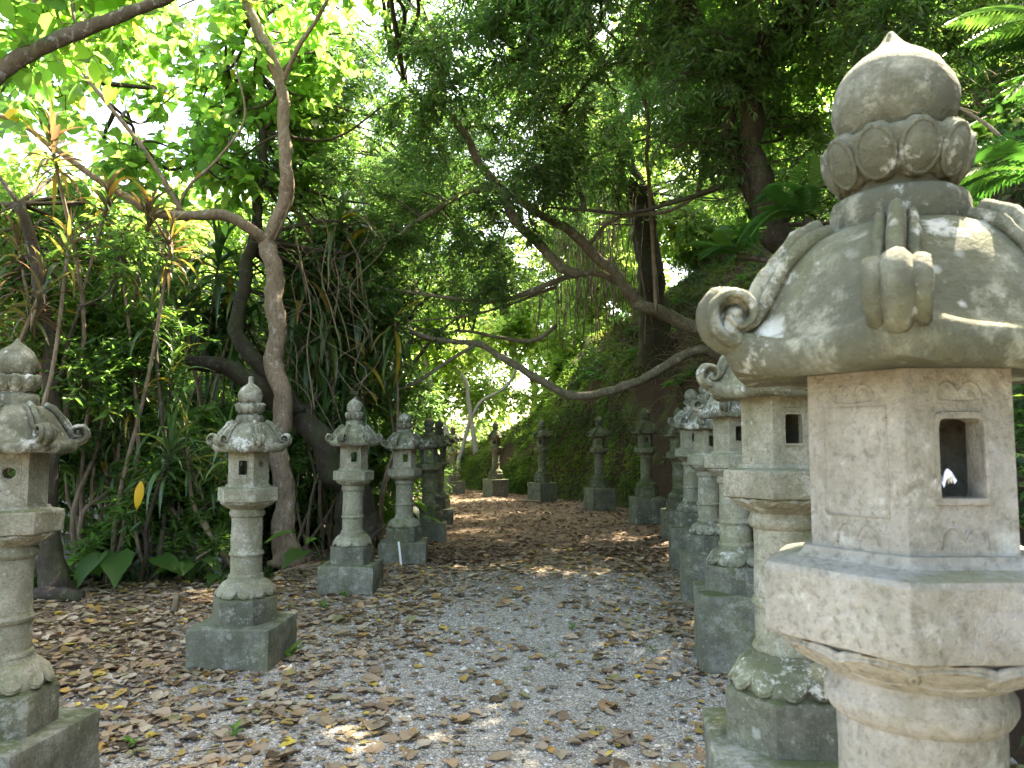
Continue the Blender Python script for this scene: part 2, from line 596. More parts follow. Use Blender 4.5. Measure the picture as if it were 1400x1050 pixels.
# ------------------------------------------------------------------ the hillside on the right
TOE = smooth_path([(2.5, -9), (2.05, -3), (1.9, 0), (2.0, 1.5), (2.2, 3), (2.65, 5.5), (3.1, 8), (3.5, 10.5), (3.6, 12.5),
                   (3.5, 14.8), (3.0, 17.2), (2.15, 19.4), (1.0, 21.4), (.1, 22.9), (-.8, 24.6), (-2.4, 27), (-5, 30), (-9, 33)], 10)
_tt = unit(np.gradient(TOE, axis=0))
TN = np.stack((_tt[:, 1], -_tt[:, 0]), -1)           # to the right of the way: into the hill
_k = np.linspace(0, 1, len(TOE))
_key = np.array([0, .3, .55, .68, .75, .80, .86, .92, 1.0])
HC = np.interp(_k, _key, [3.2, 3.4, 3.6, 3.5, 3.2, 2.8, 1.6, .7, .3])
SL = np.interp(_k, _key, [.75, .78, .72, .62, .52, .42, .24, .10, .05])


def hill(i, d):
    """surface point at toe sample i (float), distance d into the hill"""
    i = np.clip(np.asarray(i, float), 0, len(TOE) - 1.001)
    d = np.asarray(d, float)
    a = i.astype(int)
    f = (i - a)[..., None]
    q = TOE[a] * (1 - f) + TOE[a + 1] * f
    nn = unit(TN[a] * (1 - f) + TN[a + 1] * f)
    f = f[..., 0]
    h = HC[a] * (1 - f) + HC[a + 1] * f
    s = SL[a] * (1 - f) + SL[a + 1] * f
    xy = q + nn * d[..., None]
    lump = vnoise(xy[..., 0], xy[..., 1], 1.5, 5) * .30 + vnoise(xy[..., 0], xy[..., 1], 3.9, 6) * .15 + vnoise(xy[..., 0], xy[..., 1], 9.5, 7) * .06
    z = h * (1 - np.exp(-np.maximum(d, 0) / .85)) + s * np.maximum(d, 0) + lump * sstep(0, .7, d) - .05 * (1 - sstep(0, .3, d))
    out = lump * .8 * sstep(.0, .8, z)
    xy = xy - nn * out[..., None]
    return np.concatenate((xy, z[..., None]), -1)


def toe_at(y):
    """toe sample index for a forward distance (the stretch before the bend ends)"""
    return float(np.interp(y, TOE[:140, 1], np.arange(140)))


ds = np.concatenate((np.linspace(-.12, 2.6, 46), np.linspace(2.9, 26, 34)))
si = np.linspace(0, len(TOE) - 1.01, 330)
SI, DS = np.meshgrid(si, ds, indexing='ij')
hv = hill(SI, DS).reshape(-1, 3)
nd = len(ds)
ii = (np.arange(len(si) - 1)[:, None] * nd + np.arange(nd - 1)[None]).ravel()
hf = np.stack((ii, ii + nd, ii + nd + 1, ii + 1), -1)
n = NT('hillside earth and moss')
p = n.pos()
xyz = n.sep(p)
earth = n.mix(n.noise(p, 9, 8, .72), (.018, .012, .008), (.085, .052, .032))
earth = n.mix(n.ramp(n.noise(p, 31, 6, .7), [(.55, 0), (.75, .6)]), earth, (.15, .10, .06))
mossc = n.mix(n.noise(p, 24, 6, .7), (.03, .05, .012), (.11, .145, .026))
mossc = n.mix(n.ramp(n.noise(n.scale(p, (5, 5, 1.6)), 1, 5, .6), [(.5, 0), (.7, .6)]), mossc, (.09, .075, .03))
bare = n.noise(p, 1.1, 6, .62)
mm = n.math('ADD', n.math('MULTIPLY', xyz[1], .020), n.math('MULTIPLY', n.math('SUBTRACT', bare, .5), 2.2))
col = n.mix(n.ramp(mm, [(.42, .0), (.86, 1)]), earth, mossc)
hb = n.math('ADD', n.noise(p, 12, 8, .7), n.math('MULTIPLY', n.noise(p, 60, 5, .7), .5))
MAT['hill'] = n.finish(col, .95, n.bump(hb, .9, .05), .15)
mb = MB()
mb.add(hv, hf)
structure(mb.build('hillside', MAT['hill']))

# ------------------------------------------------------------------ stone lanterns
def ngon_r(th, ns, cap=.985):
    """outline of a regular polygon with unit circumradius, corners slightly worn"""
    w = 2 * math.pi / ns
    ph = np.mod(th, w) - w / 2
    r = math.cos(w / 2) / np.cos(ph)
    return np.minimum(r, cap)


def lathe(mb, prof, ns=6, segs=72, wear=.002, mat=0, seed=0.0, wfreq=14, rot=0.0):
    """prof: (radius, height, polygon share 0..1)"""
    th = np.linspace(0, 2 * math.pi, segs, endpoint=False)
    pg = ngon_r(th, ns) if ns else np.ones(segs)
    V = []
    for r, z, h in prof:
        rr = r * (h * pg + (1 - h))
        V.append(np.stack((rr * np.cos(th + rot), rr * np.sin(th + rot), np.full(segs, z)), -1))
    V = np.concatenate(V)
    if wear:
        for i in range(len(V)):
            q = V[i]
            a = fbm((q[0] + seed, q[1], q[2]), wfreq, 3)
            b = fbm((q[0], q[1] + seed + 3, q[2]), wfreq * .35, 2)
            k = 1 + (a * wear + b * wear * 1.2) / max(.03, math.hypot(q[0], q[1]))
            V[i] = (q[0] * k, q[1] * k, q[2] + a * wear * .6)
    m = len(prof)
    i = (np.arange(m - 1)[:, None] * segs + np.arange(segs)[None]).ravel()
    j = (np.arange(m - 1)[:, None] * segs + (np.arange(segs)[None] + 1) % segs).ravel()
    F = np.stack((i, j, j + segs, i + segs), -1)
    mb.add(V, F, mat)


def sub(prof, k=4):
    """more rings between the profile points"""
    out = []
    for a, b in zip(prof[:-1], prof[1:]):
        d = math.hypot(a[0] - b[0], a[1] - b[1])
        kk = max(1, min(k, int(d / .018)))
        for t in range(kk):
            f = t / kk
            out.append(tuple(a[c] * (1 - f) + b[c] * f for c in range(3)))
    out.append(prof[-1])
    return out


def lobe(mb, c, ax, ay, az, su=10, sv=7):
    """an ellipsoid with semi-axes given as vectors"""
    c, ax, ay, az = map(np.asarray, (c, ax, ay, az))
    V, F = [], []
    for i in range(sv + 1):
        f = math.pi * i / sv
        for k in range(su):
            t = 2 * math.pi * k / su
            V.append(c + ax * math.sin(f) * math.cos(t) + ay * math.sin(f) * math.sin(t) + az * math.cos(f))
    for i in range(sv):
        for k in range(su):
            F.append((i * su + k, i * su + (k + 1) % su, (i + 1) * su + (k + 1) % su, (i + 1) * su + k))
    mb.add(V, F)


LM = {}


def lmesh(name, mb, mat, sharp=38):
    me = mb.mesh(name, mat, True)
    if sharp:
        sharpen(me, sharp)
    LM[name] = me
    return me


# slabs: square blocks
for nm, hh, rr in (('low_slab', .29, .395), ('tall_slab', .50, .388)):
    mb = MB()
    lathe(mb, sub([(.02, 0, 1), (rr, 0, 1), (rr, hh - .014, 1), (rr - .004, hh - .005, 1), (rr - .016, hh, 1), (.02, hh + .004, 1)], 7), 4, 96, .0065, 0, 3.1, 7)
    lmesh(nm, mb, MAT['stone_slab'], 26)
# plinth: six-sided block
mb = MB()
lathe(mb, sub([(.02, 0, 1), (.222, 0, 1), (.222, .155, 1), (.216, .168, 1), (.198, .178, 1), (.02, .178, 1)], 6), 6, 96, .003, 0, 8.2)
lmesh('plinth', mb, MAT['stone_base'], 22)
# base mound, with hanging petals
mb = MB()
lathe(mb, sub([(.02, 0, 0), (.198, 0, .9), (.200, .012, .8), (.194, .035, .5), (.174, .068, .15), (.146, .092, 0), (.124, .103, 0), (.120, .118, 0), (.02, .118, 0)], 4), 6, 84, .004, 0, 1.7, 20)
lmesh('base_mound', mb, MAT['stone'])
def petal_mesh(name, length, width, thick, mat):
    mb = MB()
    lobe(mb, (0, 0, 0), (thick, 0, 0), (0, width, 0), (0, 0, length), 12, 8)
    # raised rim round the petal
    t = np.linspace(0, 2 * math.pi, 27)
    pts = np.stack((np.full(27, thick * .52), np.sin(t) * width * .80, np.cos(t) * length * .80), -1)
    tube(mb, pts, min(.0042, thick * .38), min(.0042, thick * .38), 5)
    lmesh(name, mb, mat, None)
petal_mesh('mound_petal', .060, .050, .016, MAT['stone_base'])
petal_mesh('platform_petal', .030, .058, .010, MAT['stone'])
petal_mesh('cup_petal', .042, .030, .024, MAT['stone_roof'])
# shaft
mb = MB()
lathe(mb, sub([(.02, 0, 0), (.112, 0, 0), (.116, .012, 0), (.112, .026, 0), (.104, .032, 0), (.1035, .165, 0), (.1035, .30, 0), (.104, .418, 0), (.112, .424, 0), (.119, .436, 0),
               (.120, .452, 0), (.113, .466, 0), (.112, .478, 0), (.02, .478, 0)], 5), 0, 56, .0022, 0, 4.4)
lmesh('shaft', mb, MAT['stone'])
mb = MB()
lathe(mb, sub([(.100, .150, 0), (.110, .152, 0), (.116, .160, 0), (.1165, .170, 0), (.110, .178, 0), (.1085, .186, 0), (.100, .19, 0)], 2), 0, 56, .0018, 0, 6.4)
lmesh('shaft_ring', mb, MAT['stone'])
# platform: petal collar below, six-sided block, stepped top
mb = MB()
lathe(mb, sub([(.02, 0, 0), (.118, 0, 0), (.132, .008, .1), (.158, .028, .5), (.180, .045, .8), (.198, .052, 1), (.209, .055, 1), (.211, .060, 1), (.211, .139, 1), (.207, .146, 1),
               (.178, .152, 1), (.162, .154, 1), (.156, .160, 1), (.153, .168, 1), (.02, .168, 1)], 5), 6, 96, .0014, 0, 2.9)
lmesh('platform', mb, MAT['stone'], 21)

# firebox: six wall panels with openings
FR, FH, FT = .140, .232, .034
FA = FR * math.cos(math.pi / 6)
FRi = FR - FT / math.cos(math.pi / 6)


def hole_pts(kind, ang):
    if kind == 'window':
        a, b, arch = .029, .049, .0535
        out = []
        for t in ang:
            c, s = math.cos(t), math.sin(t)
            k = min(a / abs(c) if abs(c) > 1e-6 else 9, b / abs(s) if abs(s) > 1e-6 else 9)
            if s > 0:
                k = min(k, arch)
            out.append((c * k, s * k))
        return np.array(out)
    r = .024
    return np.array([(math.cos(t) * r, math.sin(t) * r) for t in ang])


mb = MB()
rect_ang = np.linspace(0, 2 * math.pi, 64, endpoint=False)
for k in range(6):
    na = R(-90 + 60 * k)
    nrm = np.array((math.cos(na), math.sin(na), 0))
    tx = np.array((-math.sin(na), math.cos(na), 0))
    kind = {0: 'window', 3: 'window', 1: 'round', 4: 'round'}.get(k)
    hz = .005 if kind == 'window' else .028
    for (rad, inner) in ((FR, False), (FRi, True)):
        w2 = rad / 2
        ap = rad * math.cos(math.pi / 6)
        lo, hi = -FH / 2, FH / 2
        ang = rect_ang
        if kind:
            for (cx, cz) in ((w2, hi - hz), (w2, lo - hz), (-w2, hi - hz), (-w2, lo - hz)):
                ca = math.atan2(cz, cx) % (2 * math.pi)
                q = np.argmin(np.abs(ang - ca))
                ang = ang.copy()
                ang[q] = ca
            H = hole_pts(kind, ang)
            O = []
            for t in ang:
                c, s = math.cos(t), math.sin(t)
                kx = w2 / abs(c) if abs(c) > 1e-6 else 99
                kz = ((hi - hz) / s if s > 0 else (lo - hz) / s) if abs(s) > 1e-6 else 99
                kk = min(kx, kz)
                O.append((c * kk, s * kk))
            O = np.array(O)
            M = len(ang)
            mids = [H, H * .5 + O * .5, O]
            V = np.concatenate([nrm * ap + tx * m_[:, 0:1] + np.array((0, 0, 1)) * (m_[:, 1:2] + hz + FH / 2) for m_ in mids])
            F = []
            for b in range(2):
                for i in range(M):
                    i2 = (i + 1) % M
                    f = (b * M + i, (b + 1) * M + i, (b + 1) * M + i2, b * M + i2)
                    F.append(f[::-1] if inner else f)
            mb.add(V, F)
            if not inner:
                apin = FRi * math.cos(math.pi / 6)
                A = nrm * ap + tx * H[:, 0:1] + np.array((0, 0, 1)) * (H[:, 1:2] + hz + FH / 2)
                B = nrm * apin + tx * H[:, 0:1] + np.array((0, 0, 1)) * (H[:, 1:2] + hz + FH / 2)
                F = [(i, (i + 1) % M, M + (i + 1) % M, M + i) for i in range(M)]
                mb.add(np.concatenate((A, B)), F)
        else:
            V, F = [], []
            gu, gw = 6, 10
            for a in range(gw + 1):
                for b in range(gu + 1):
                    V.append(nrm * ap + tx * (-w2 + 2 * w2 * b / gu) + np.array((0, 0, FH * a / gw)))
            for a in range(gw):
                for b in range(gu):
                    i = a * (gu + 1) + b
                    f = (i, i + 1, i + gu + 2, i + gu + 1)
                    F.append(f[::-1] if inner else f)
            mb.add(V, F)
lmesh('firebox', mb, MAT['stone'], 25)


def face_pt(k, u, w, out=0.0):
    na = R(-90 + 60 * k)
    nrm = np.array((math.cos(na), math.sin(na), 0))
    tx = np.array((-math.sin(na), math.cos(na), 0))
    return nrm * (FA + out) + tx * u + np.array((0, 0, w))


def on_face(name, curves, rad):
    """carving as a rounded ridge on face 0; rotated copies serve the other faces"""
    mb = MB()
    for c in curves:
        tube(mb, [face_pt(0, u, w, -.0005) for u, w in c], rad, rad, 6)
    lmesh(name, mb, MAT['stone'], None)


def heart(cx, cz, s):
    t = np.linspace(-1, 1, 33)
    return [(cx + s * x, cz + s * (.55 * abs(math.sin(math.pi * x)) ** .7 - .35 * (1 if abs(x) > .98 else 0))) for x in t]


on_face('upper_heart_carving', [heart(0, .198, .030), [(-.03, .198), (-.026, .192), (0, .190), (.026, .192), (.03, .198)]], .0022)
on_face('lower_heart_carving', [heart(0, .020, .030)], .0022)
on_face('panel_frame', [[(-.045, .046), (.045, .046), (.045, .186), (-.045, .186), (-.045, .046), (-.04, .046)]], .0022)
sp = [(.019 * (1 - q / 40) * math.cos(q * .34), .066 + .019 * (1 - q / 40) * math.sin(q * .34)) for q in range(34)]
ring = [(.031 * math.cos(q), FH / 2 + .028 + .031 * math.sin(q)) for q in np.linspace(0, 2 * math.pi, 25)]
on_face('moon_carving', [sp, ring, [(-.042, .044), (.042, .044), (.042, .186), (-.042, .186), (-.042, .044), (-.037, .044)]], .0026)
mb = MB()
ang = np.linspace(0, 2 * math.pi, 48, endpoint=False)
H = hole_pts('window', ang)
rings = []
for sc, o in ((1.0, -.004), (1.0, .004), (1.16, .004), (1.2, -.002)):
    rings.append(np.array([face_pt(0, u * sc, w * sc + FH / 2 + .005, o) for u, w in H]))
V = np.concatenate(rings)
F = []
for b in range(3):
    for i in range(48):
        F.append((b * 48 + i, b * 48 + (i + 1) % 48, (b + 1) * 48 + (i + 1) % 48, (b + 1) * 48 + i))
mb.add(V, [f[::-1] for f in F])
lmesh('window_frame', mb, MAT['stone'], 40)

# roof
RP = [(.088, .206), (.108, .200), (.134, .186), (.158, .164), (.178, .136), (.194, .106), (.207, .078), (.220, .055), (.235, .041), (.248, .041), (.259, .034),
      (.264, .018), (.259, .001), (.246, -.008), (.20, -.004), (.155, .0), (.120, .002)]
SEG = 96
th = np.linspace(0, 2 * math.pi, SEG, endpoint=False)
w = math.pi / 3
ph = np.abs(np.mod(th, w) - w / 2) / (w / 2)          # 0 mid-face, 1 corner
V = []
for a, (r, z) in enumerate(RP):
    t = min(1, a / 9)
    under = a > 13
    hx = ngon_r(th, 6, .99) * (.35 + .65 * t) + (1 - (.35 + .65 * t)) * .97
    lift = .030 * ph ** 2.2 * (t ** 2) * ((.5 if a == 13 else .15 if a == 14 else 0) if a > 12 else 1)
    puff = .010 * (1 - ph ** 2) * math.sin(math.pi * min(1, a / 12))
    rr = (r + puff) * hx
    zz = z + lift
    V.append(np.stack((rr * np.cos(th), rr * np.sin(th), zz), -1))
V = np.concatenate(V)
for i in range(len(V)):
    q = V[i]
    a = fbm((q[0], q[1] + 5, q[2]), 15, 3)
    b = fbm((q[0] + 4, q[1], q[2]), 40, 2)
    V[i] = q * (1 + .010 * a + .004 * b)
m_ = len(RP)
i = (np.arange(m_ - 1)[:, None] * SEG + np.arange(SEG)[None]).ravel()
j = (np.arange(m_ - 1)[:, None] * SEG + (np.arange(SEG)[None] + 1) % SEG).ravel()
mb = MB()
mb.add(V, np.stack((i, i + SEG, j + SEG, j), -1))
lathe(mb, [(.088, .206, .0), (.02, .206, 0)], 0, 36, 0)
lmesh('roof', mb, MAT['stone_roof'], 60)

# corner ridge that runs down the roof and ends in a curled scroll
path = []
for a in range(1, 11):
    r, z = RP[a]
    t = min(1, a / 9)
    path.append((r * (.35 + .65 * t) * .99 + r * (1 - (.35 + .65 * t)) * .97 + .004, z + .030 * t * t + .002))
path = [tuple(x) for x in smooth_path([(x, 0, z) for x, z in path], 3)[:, (0, 2)]]
cx, cz = path[-1][0] - .014, path[-1][1] + .018
spn = 30
for q in range(spn):
    an = R(-100) + R(440) * q / (spn - 1)
    rad = .040 * (1 - .68 * q / (spn - 1))
    path.append((cx + rad * math.cos(an), cz + rad * math.sin(an)))
path = np.array(path)
cross = [(-.033, .003), (-.028, .009), (-.020, .009), (-.0155, .004), (-.0145, .001), (-.0125, .011), (-.008, .019), (0, .022), (.008, .019), (.0125, .011), (.0145, .001), (.0155, .004), (.020, .009), (.028, .009), (.033, .003), (.033, -.004), (.028, -.009), (.020, -.009), (.0155, -.004), (.0125, -.011), (.008, -.016), (0, -.018), (-.008, -.016), (-.0125, -.011), (-.0155, -.004), (-.020, -.009), (-.028, -.009), (-.033, -.004)]
tg = unit(np.gradient(path, axis=0))
nr = np.stack((tg[:, 1], -tg[:, 0]), -1)
if nr[2][1] < 0:
    nr = -nr
V, F = [], []
K = len(cross)
for q in range(len(path)):
    f = q / (len(path) - 1)
    wsc = (.78 + .22 * min(1, f * 1.6)) * (1.0 if q < len(path) - spn else 1.08)
    hs = 1.0 if q < len(path) - spn else 1.0 - .6 * (q - (len(path) - spn)) / spn
    for (u, h) in cross:
        rr = path[q] + nr[q] * h * hs
        V.append((rr[0], u * wsc, rr[1]))
for q in range(len(path) - 1):
    for k in range(K):
        F.append((q * K + k, q * K + (k + 1) % K, (q + 1) * K + (k + 1) % K, (q + 1) * K + k))
V = np.array(V)
for q in range(len(V)):
    V[q] = V[q] + .003 * fbm(V[q], 30, 3)
e = len(path) - 1
F = np.array(F)
caps = np.array([(e * K, e * K + k, e * K + k + 1) for k in range(1, K - 1)])
mb = MB()
mb.add(V, np.concatenate((F[:, (0, 1, 2)], F[:, (0, 2, 3)], caps)))
lobe(mb, (cx, 0, cz), (.014, 0, 0), (0, .034, 0), (0, 0, .014), 12, 8)
lmesh('roof_ridge', mb, MAT['stone_roof'], 55)

# neck, petal cup, finial
mb = MB()
lathe(mb, sub([(.02, 0, 0), (.090, 0, 0), (.093, .006, 0), (.092, .038, 0), (.088, .048, 0), (.080, .053, 0), (.066, .056, 0), (.062, .080, 0), (.02, .080, 0)], 3), 0, 48, .002, 0, 9.9)
lmesh('neck_ring', mb, MAT['stone_roof'])
mb = MB()
lathe(mb, sub([(.02, 0, 0), (.062, 0, 0), (.074, .008, 0), (.088, .026, 0), (.094, .044, 0), (.093, .058, 0), (.084, .066, 0), (.06, .068, 0), (.02, .068, 0)], 3), 0, 60, .002, 0, 5.5)
lmesh('petal_cup', mb, MAT['stone_roof'])
FIN = [(.02, 0), (.056, 0), (.071, .011), (.083, .028), (.0885, .050), (.0885, .070), (.083, .092), (.070, .113), (.051, .131), (.032, .145)]
for nm, tip in (('finial', [(.020, .155), (.012, .166), (.006, .175), (.002, .179)]), ('blunt_finial', [(.014, .151), (.002, .154)]), ('spired_finial', [(.022, .154), (.018, .180), (.0185, .198), (.013, .204), (.002, .206)])):
    mb = MB()
    lathe(mb, sub([(a, b, 0) for a, b in FIN + tip], 3), 0, 48, .0028, 0, len(nm) * 1.3)
    lmesh(nm, mb, MAT['stone_roof'], 60)


def part(name, mesh, parent, z=0, rz=0, mat=None):
    o = bpy.data.objects.new(name, LM[mesh])
    link(o, parent)
    o.location = (0, 0, z)
    o.rotation_euler = (0, 0, rz)
    if mat is not None:
        o.material_slots[0].link = 'OBJECT'
        o.material_slots[0].material = mat
    return o


def lantern(X, Y, label, tall=False, heading=0.0, turn=0.0, style='pale', fin='finial', near=True, lift=0.0, sc=1.0, sxy=1.0):
    z0 = float(gz(X, Y)) - .012 + lift
    t = thing('stone_lantern', label, 'stone lantern', (X, Y, z0), 0, 'stone lanterns lining the path')
    if Y > 3:
        sxy *= random.uniform(.965, 1.035)
        sc *= random.uniform(.98, 1.02)
    t.scale = (sxy, sxy, sc)
    gone = random.randrange(6) if Y > 4 and random.random() < .35 else -1
    t.rotation_euler = (0, 0, 0) if Y < 2 else (random.gauss(0, .009), random.gauss(0, .009), 0)
    body = {'pale': 'stone', 'warm': 'stone_warm', 'mossy': 'stone_mossy', 'lichen': 'stone'}[style]
    roofm = {'pale': 'stone_roof', 'warm': 'stone_roof', 'mossy': 'stone_dark', 'lichen': 'stone_roof_pale'}[style]
    basem = {'pale': 'stone_base', 'warm': 'stone_base', 'mossy': 'stone_dark', 'lichen': 'stone_base'}[style]
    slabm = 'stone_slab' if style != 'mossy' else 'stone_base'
    B, RF, BS = MAT[body], MAT[roofm], MAT[basem]
    h = .50 if tall else .29
    b = R(turn)
    part('slab', 'tall_slab' if tall else 'low_slab', t, 0, R(-heading + 45), MAT[slabm])
    part('plinth', 'plinth', t, h, b, BS)
    z = h + .178
    mo = part('base_mound', 'base_mound', t, z, b, BS if style == 'mossy' else B if not tall else MAT['stone_roof'])
    z += .112
    sh = part('shaft', 'shaft', t, z, b, B)
    part('ring', 'shaft_ring', sh, 0, 0, B)
    z += .476
    pl = part('platform', 'platform', t, z, b, B)
    z += .166
    fb = part('firebox', 'firebox', t, z, b, B)
    z += FH
    ro = part('roof', 'roof', t, z, b, RF)
    nk = part('neck_ring', 'neck_ring', t, z + .200, b, RF)
    cu = part('petal_cup', 'petal_cup', t, z + .268, b, RF)
    fo = part('finial', fin, t, z + .330, b + random.random(), RF)
    fo.scale = (.94, .94, .96)
    for k in range(6):
        if k == gone:                                    # a broken corner
            continue
        part('ridge', 'roof_ridge', ro, 0, R(60 * k), RF)
    for k in (0, 3):
        part('window_frame', 'window_frame', fb, 0, R(60 * k), B)
    if near:
        for k in range(12):
            a = R(30 * k + 15)
            o = part('petal', 'mound_petal', mo, .052, 0, BS if style == 'mossy' else B if not tall else MAT['stone_roof'])
            o.location = (.163 * math.cos(a), .163 * math.sin(a), .046)
            o.rotation_euler = (0, R(-38), a)
            o = part('petal', 'platform_petal', pl, 0, 0, B)
            rr = .168 * float(ngon_r(np.array([a]), 6)[0]) + .004
            o.location = (rr * math.cos(a), rr * math.sin(a), .034)
            o.rotation_euler = (0, R(52), a)
        for k in range(10):
            a = R(36 * k + 9)
            o = part('petal', 'cup_petal', cu, 0, 0, RF)
            o.location = (.075 * math.cos(a), .075 * math.sin(a), .034)
            o.rotation_euler = (0, R(20), a)
        for k in range(6):
            if k in (0, 2, 3, 5):
                part('heart_carving', 'upper_heart_carving', fb, 0, R(60 * k), B)
                part('heart_carving', 'lower_heart_carving', fb, 0, R(60 * k), B)
            if k in (2, 5):
                part('panel_frame', 'panel_frame', fb, 0, R(60 * k), B)
            if k in (1, 4):
                part('moon_carving', 'moon_carving', fb, 0, R(60 * k), B)
    return t


# the row on the left, from near to far
lantern(-2.145, 3.32, 'lantern cut by the left edge of the photo, round hole in its firebox', False, 6, -31, 'pale', 'finial')
lantern(-1.82, 5.35, 'stone lantern in front of the brown forked tree, pale lichen on a tall spired finial', False, 4, 2, 'lichen', 'spired_finial', sc=1.0)
lantern(-1.60, 7.80, 'stone lantern with broad lichened roof, second to the right of the forked tree', False, 2, 12, 'lichen', 'finial')
lantern(-1.35, 9.75, 'stone lantern with blunt round finial, a white stick leaning on its slab', False, -3, 10, 'lichen', 'blunt_finial', lift=.0, sc=.97)
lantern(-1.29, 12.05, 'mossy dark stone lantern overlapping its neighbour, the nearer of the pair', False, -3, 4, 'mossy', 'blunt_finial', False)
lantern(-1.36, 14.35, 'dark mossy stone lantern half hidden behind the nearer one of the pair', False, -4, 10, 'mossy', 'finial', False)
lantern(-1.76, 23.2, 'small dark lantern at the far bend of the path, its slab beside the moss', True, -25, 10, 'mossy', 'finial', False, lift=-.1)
# the row on the right
lantern(.548, 1.07, 'large pale lantern filling the right edge, crumpled paper in its window', True, 10, 2, 'warm', 'finial', True, lift=-.09, sxy=.985)
lantern(.955, 2.72, 'stone lantern directly behind the large foreground one, leaves seen through its arched window', True, 10, 0, 'pale', 'finial', True, lift=-.01)
lantern(1.52, 5.28, 'third stone lantern of the right row, with a tall grey slab and mossy plinth', True, 9.5, 4, 'pale', 'finial', True)
lantern(1.86, 7.35, 'fourth stone lantern of the right row, yellowish shaft and curled roof corner', True, 9, 2, 'lichen', 'finial', True, lift=-.04)
lantern(2.18, 9.40, 'fifth stone lantern of the right row, squeezed between two others, ball finial', True, 8, 2, 'pale', 'blunt_finial', False)
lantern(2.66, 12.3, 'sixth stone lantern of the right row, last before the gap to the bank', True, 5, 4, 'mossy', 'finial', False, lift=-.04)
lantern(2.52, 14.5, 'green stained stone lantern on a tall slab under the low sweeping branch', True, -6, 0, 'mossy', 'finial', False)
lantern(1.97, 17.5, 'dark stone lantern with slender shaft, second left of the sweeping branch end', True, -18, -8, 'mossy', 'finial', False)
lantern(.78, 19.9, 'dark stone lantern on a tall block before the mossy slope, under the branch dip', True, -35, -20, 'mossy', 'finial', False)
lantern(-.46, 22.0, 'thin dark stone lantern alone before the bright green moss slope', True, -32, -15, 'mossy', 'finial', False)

# crumpled paper in the near window
mb = MB()
V = []
for a in range(9):
    for b in range(9):
        q = np.array((.026 * (a / 8 - .5), .03 * (b / 8 - .5), 0))
        V.append(q + np.array((0, 0, +.009 + .020 * fbm((a * .31, b * .31, 2.0), 1.2, 3))))
F = [(a * 9 + b, a * 9 + b + 1, a * 9 + b + 10, a * 9 + b + 9) for a in range(8) for b in range(8)]
mb.add(V, F)
n = NT('white paper')
MAT['paper'] = n.finish((.75, .75, .77), .8)
o = mb.build('paper_scrap', MAT['paper'], smooth=False)
o.location = (.531, .962, .50 + .178 + .112 + .476 + .166 + .072 - .10)
tag(o, 'crumpled white paper scrap lying in the window of the large lantern', 'paper')

# ------------------------------------------------------------------ fallen leaves, gravel, small plants on the path
def dry_tpl(seed):
    g = np.random.default_rng(seed)
    ts = [0, .2, .45, .7, .88, 1.0]
    hw = np.array([.03, .34, .46, .36, .17, .0]) * g.uniform(.75, 1.1)
    if seed % 3 == 0:
        hw = np.array([.03, .2, .27, .25, .13, 0])
    c1, c2 = g.uniform(-.7, .9), g.uniform(-.2, 1.1)
    V = []
    for t, h in zip(ts, hw):
        for s in (-1, -.5, 0, .5, 1):
            j = 1 + g.uniform(-.34, .26) * abs(s)
            z = c1 * (t - .5) ** 2 * .5 + c2 * h * abs(s) ** 1.6 * .45 + g.uniform(-.03, .03) - .02 * (s == 0)
            V.append((t - .5 + g.uniform(-.02, .02), s * h * j, z))
    F = [(a * 5 + b, (a + 1) * 5 + b, (a + 1) * 5 + b + 1, a * 5 + b + 1) for a in range(5) for b in range(4)]
    F = np.array(F)
    V = np.array(V)
    V[:, 2] -= V[:, 2].min()
    return V, np.concatenate((F[:, (0, 1, 2)], F[:, (0, 2, 3)]))


DT = [dry_tpl(k) for k in range(14)]


def litter_density(x, y):
    mid = .08 * y - .25                                  # the worn middle of the path
    d = np.abs(x - mid)
    a = .30 + .55 * sstep(.5, 1.5, d) + .55 * sstep(7, 11, y) + .18 * sstep(-2.0, -2.6, x)
    a = a * (.55 + .75 * sstep(-.5, .6, vnoise(x, y, 2.4, 11) + .5 * vnoise(x, y, 6.5, 12)))
    a = a * (1 - .5 * sstep(.35, .05, d) * (1 - sstep(13, 16, y)))
    return a


def allowed(x, y):
    edge = np.interp(y, TOE[:150, 1], TOE[:150, 0]) + .2
    left = np.where(y < 7.8, -9.0, np.where(y < 10, -4.5, -2.6 - .12 * np.maximum(0, y - 20)))
    return (x < edge) & (x > left)


def scatter(npts, y0, y1, x0, x1, dens, seed, near_bias=1.0):
    g = np.random.default_rng(seed)
    x = g.uniform(x0, x1, npts)
    y = y0 + (y1 - y0) * g.random(npts) ** near_bias
    k = allowed(x, y) & (g.random(npts) < dens(x, y))
    return x[k], y[k], g


x, y, g = scatter(64000, 1.6, 11, -7, 3.4, lambda a, b: litter_density(a, b) * .95, 21, 1.35)
x2, y2, _ = scatter(26000, 9, 27, -4, 3.6, lambda a, b: np.full(a.shape, .9), 22, 1.2)
nfirst = len(x)
x, y = np.concatenate((x, x2)), np.concatenate((y, y2))
size = np.clip(np.random.default_rng(4).lognormal(math.log(.044), .52, len(x)), .012, .13)
size[len(x) - len(x2):] *= .95
# the largest leaves that show in the foreground are pieces of their own
score = size / np.hypot(x, y) * (np.abs(x / y) < .66) * (y > 2.9)
big = np.argsort(-score)[:300]
isbig = np.zeros(len(x), bool)
isbig[big] = True
g = np.random.default_rng(31)
var = g.integers(0, len(DT), len(x))


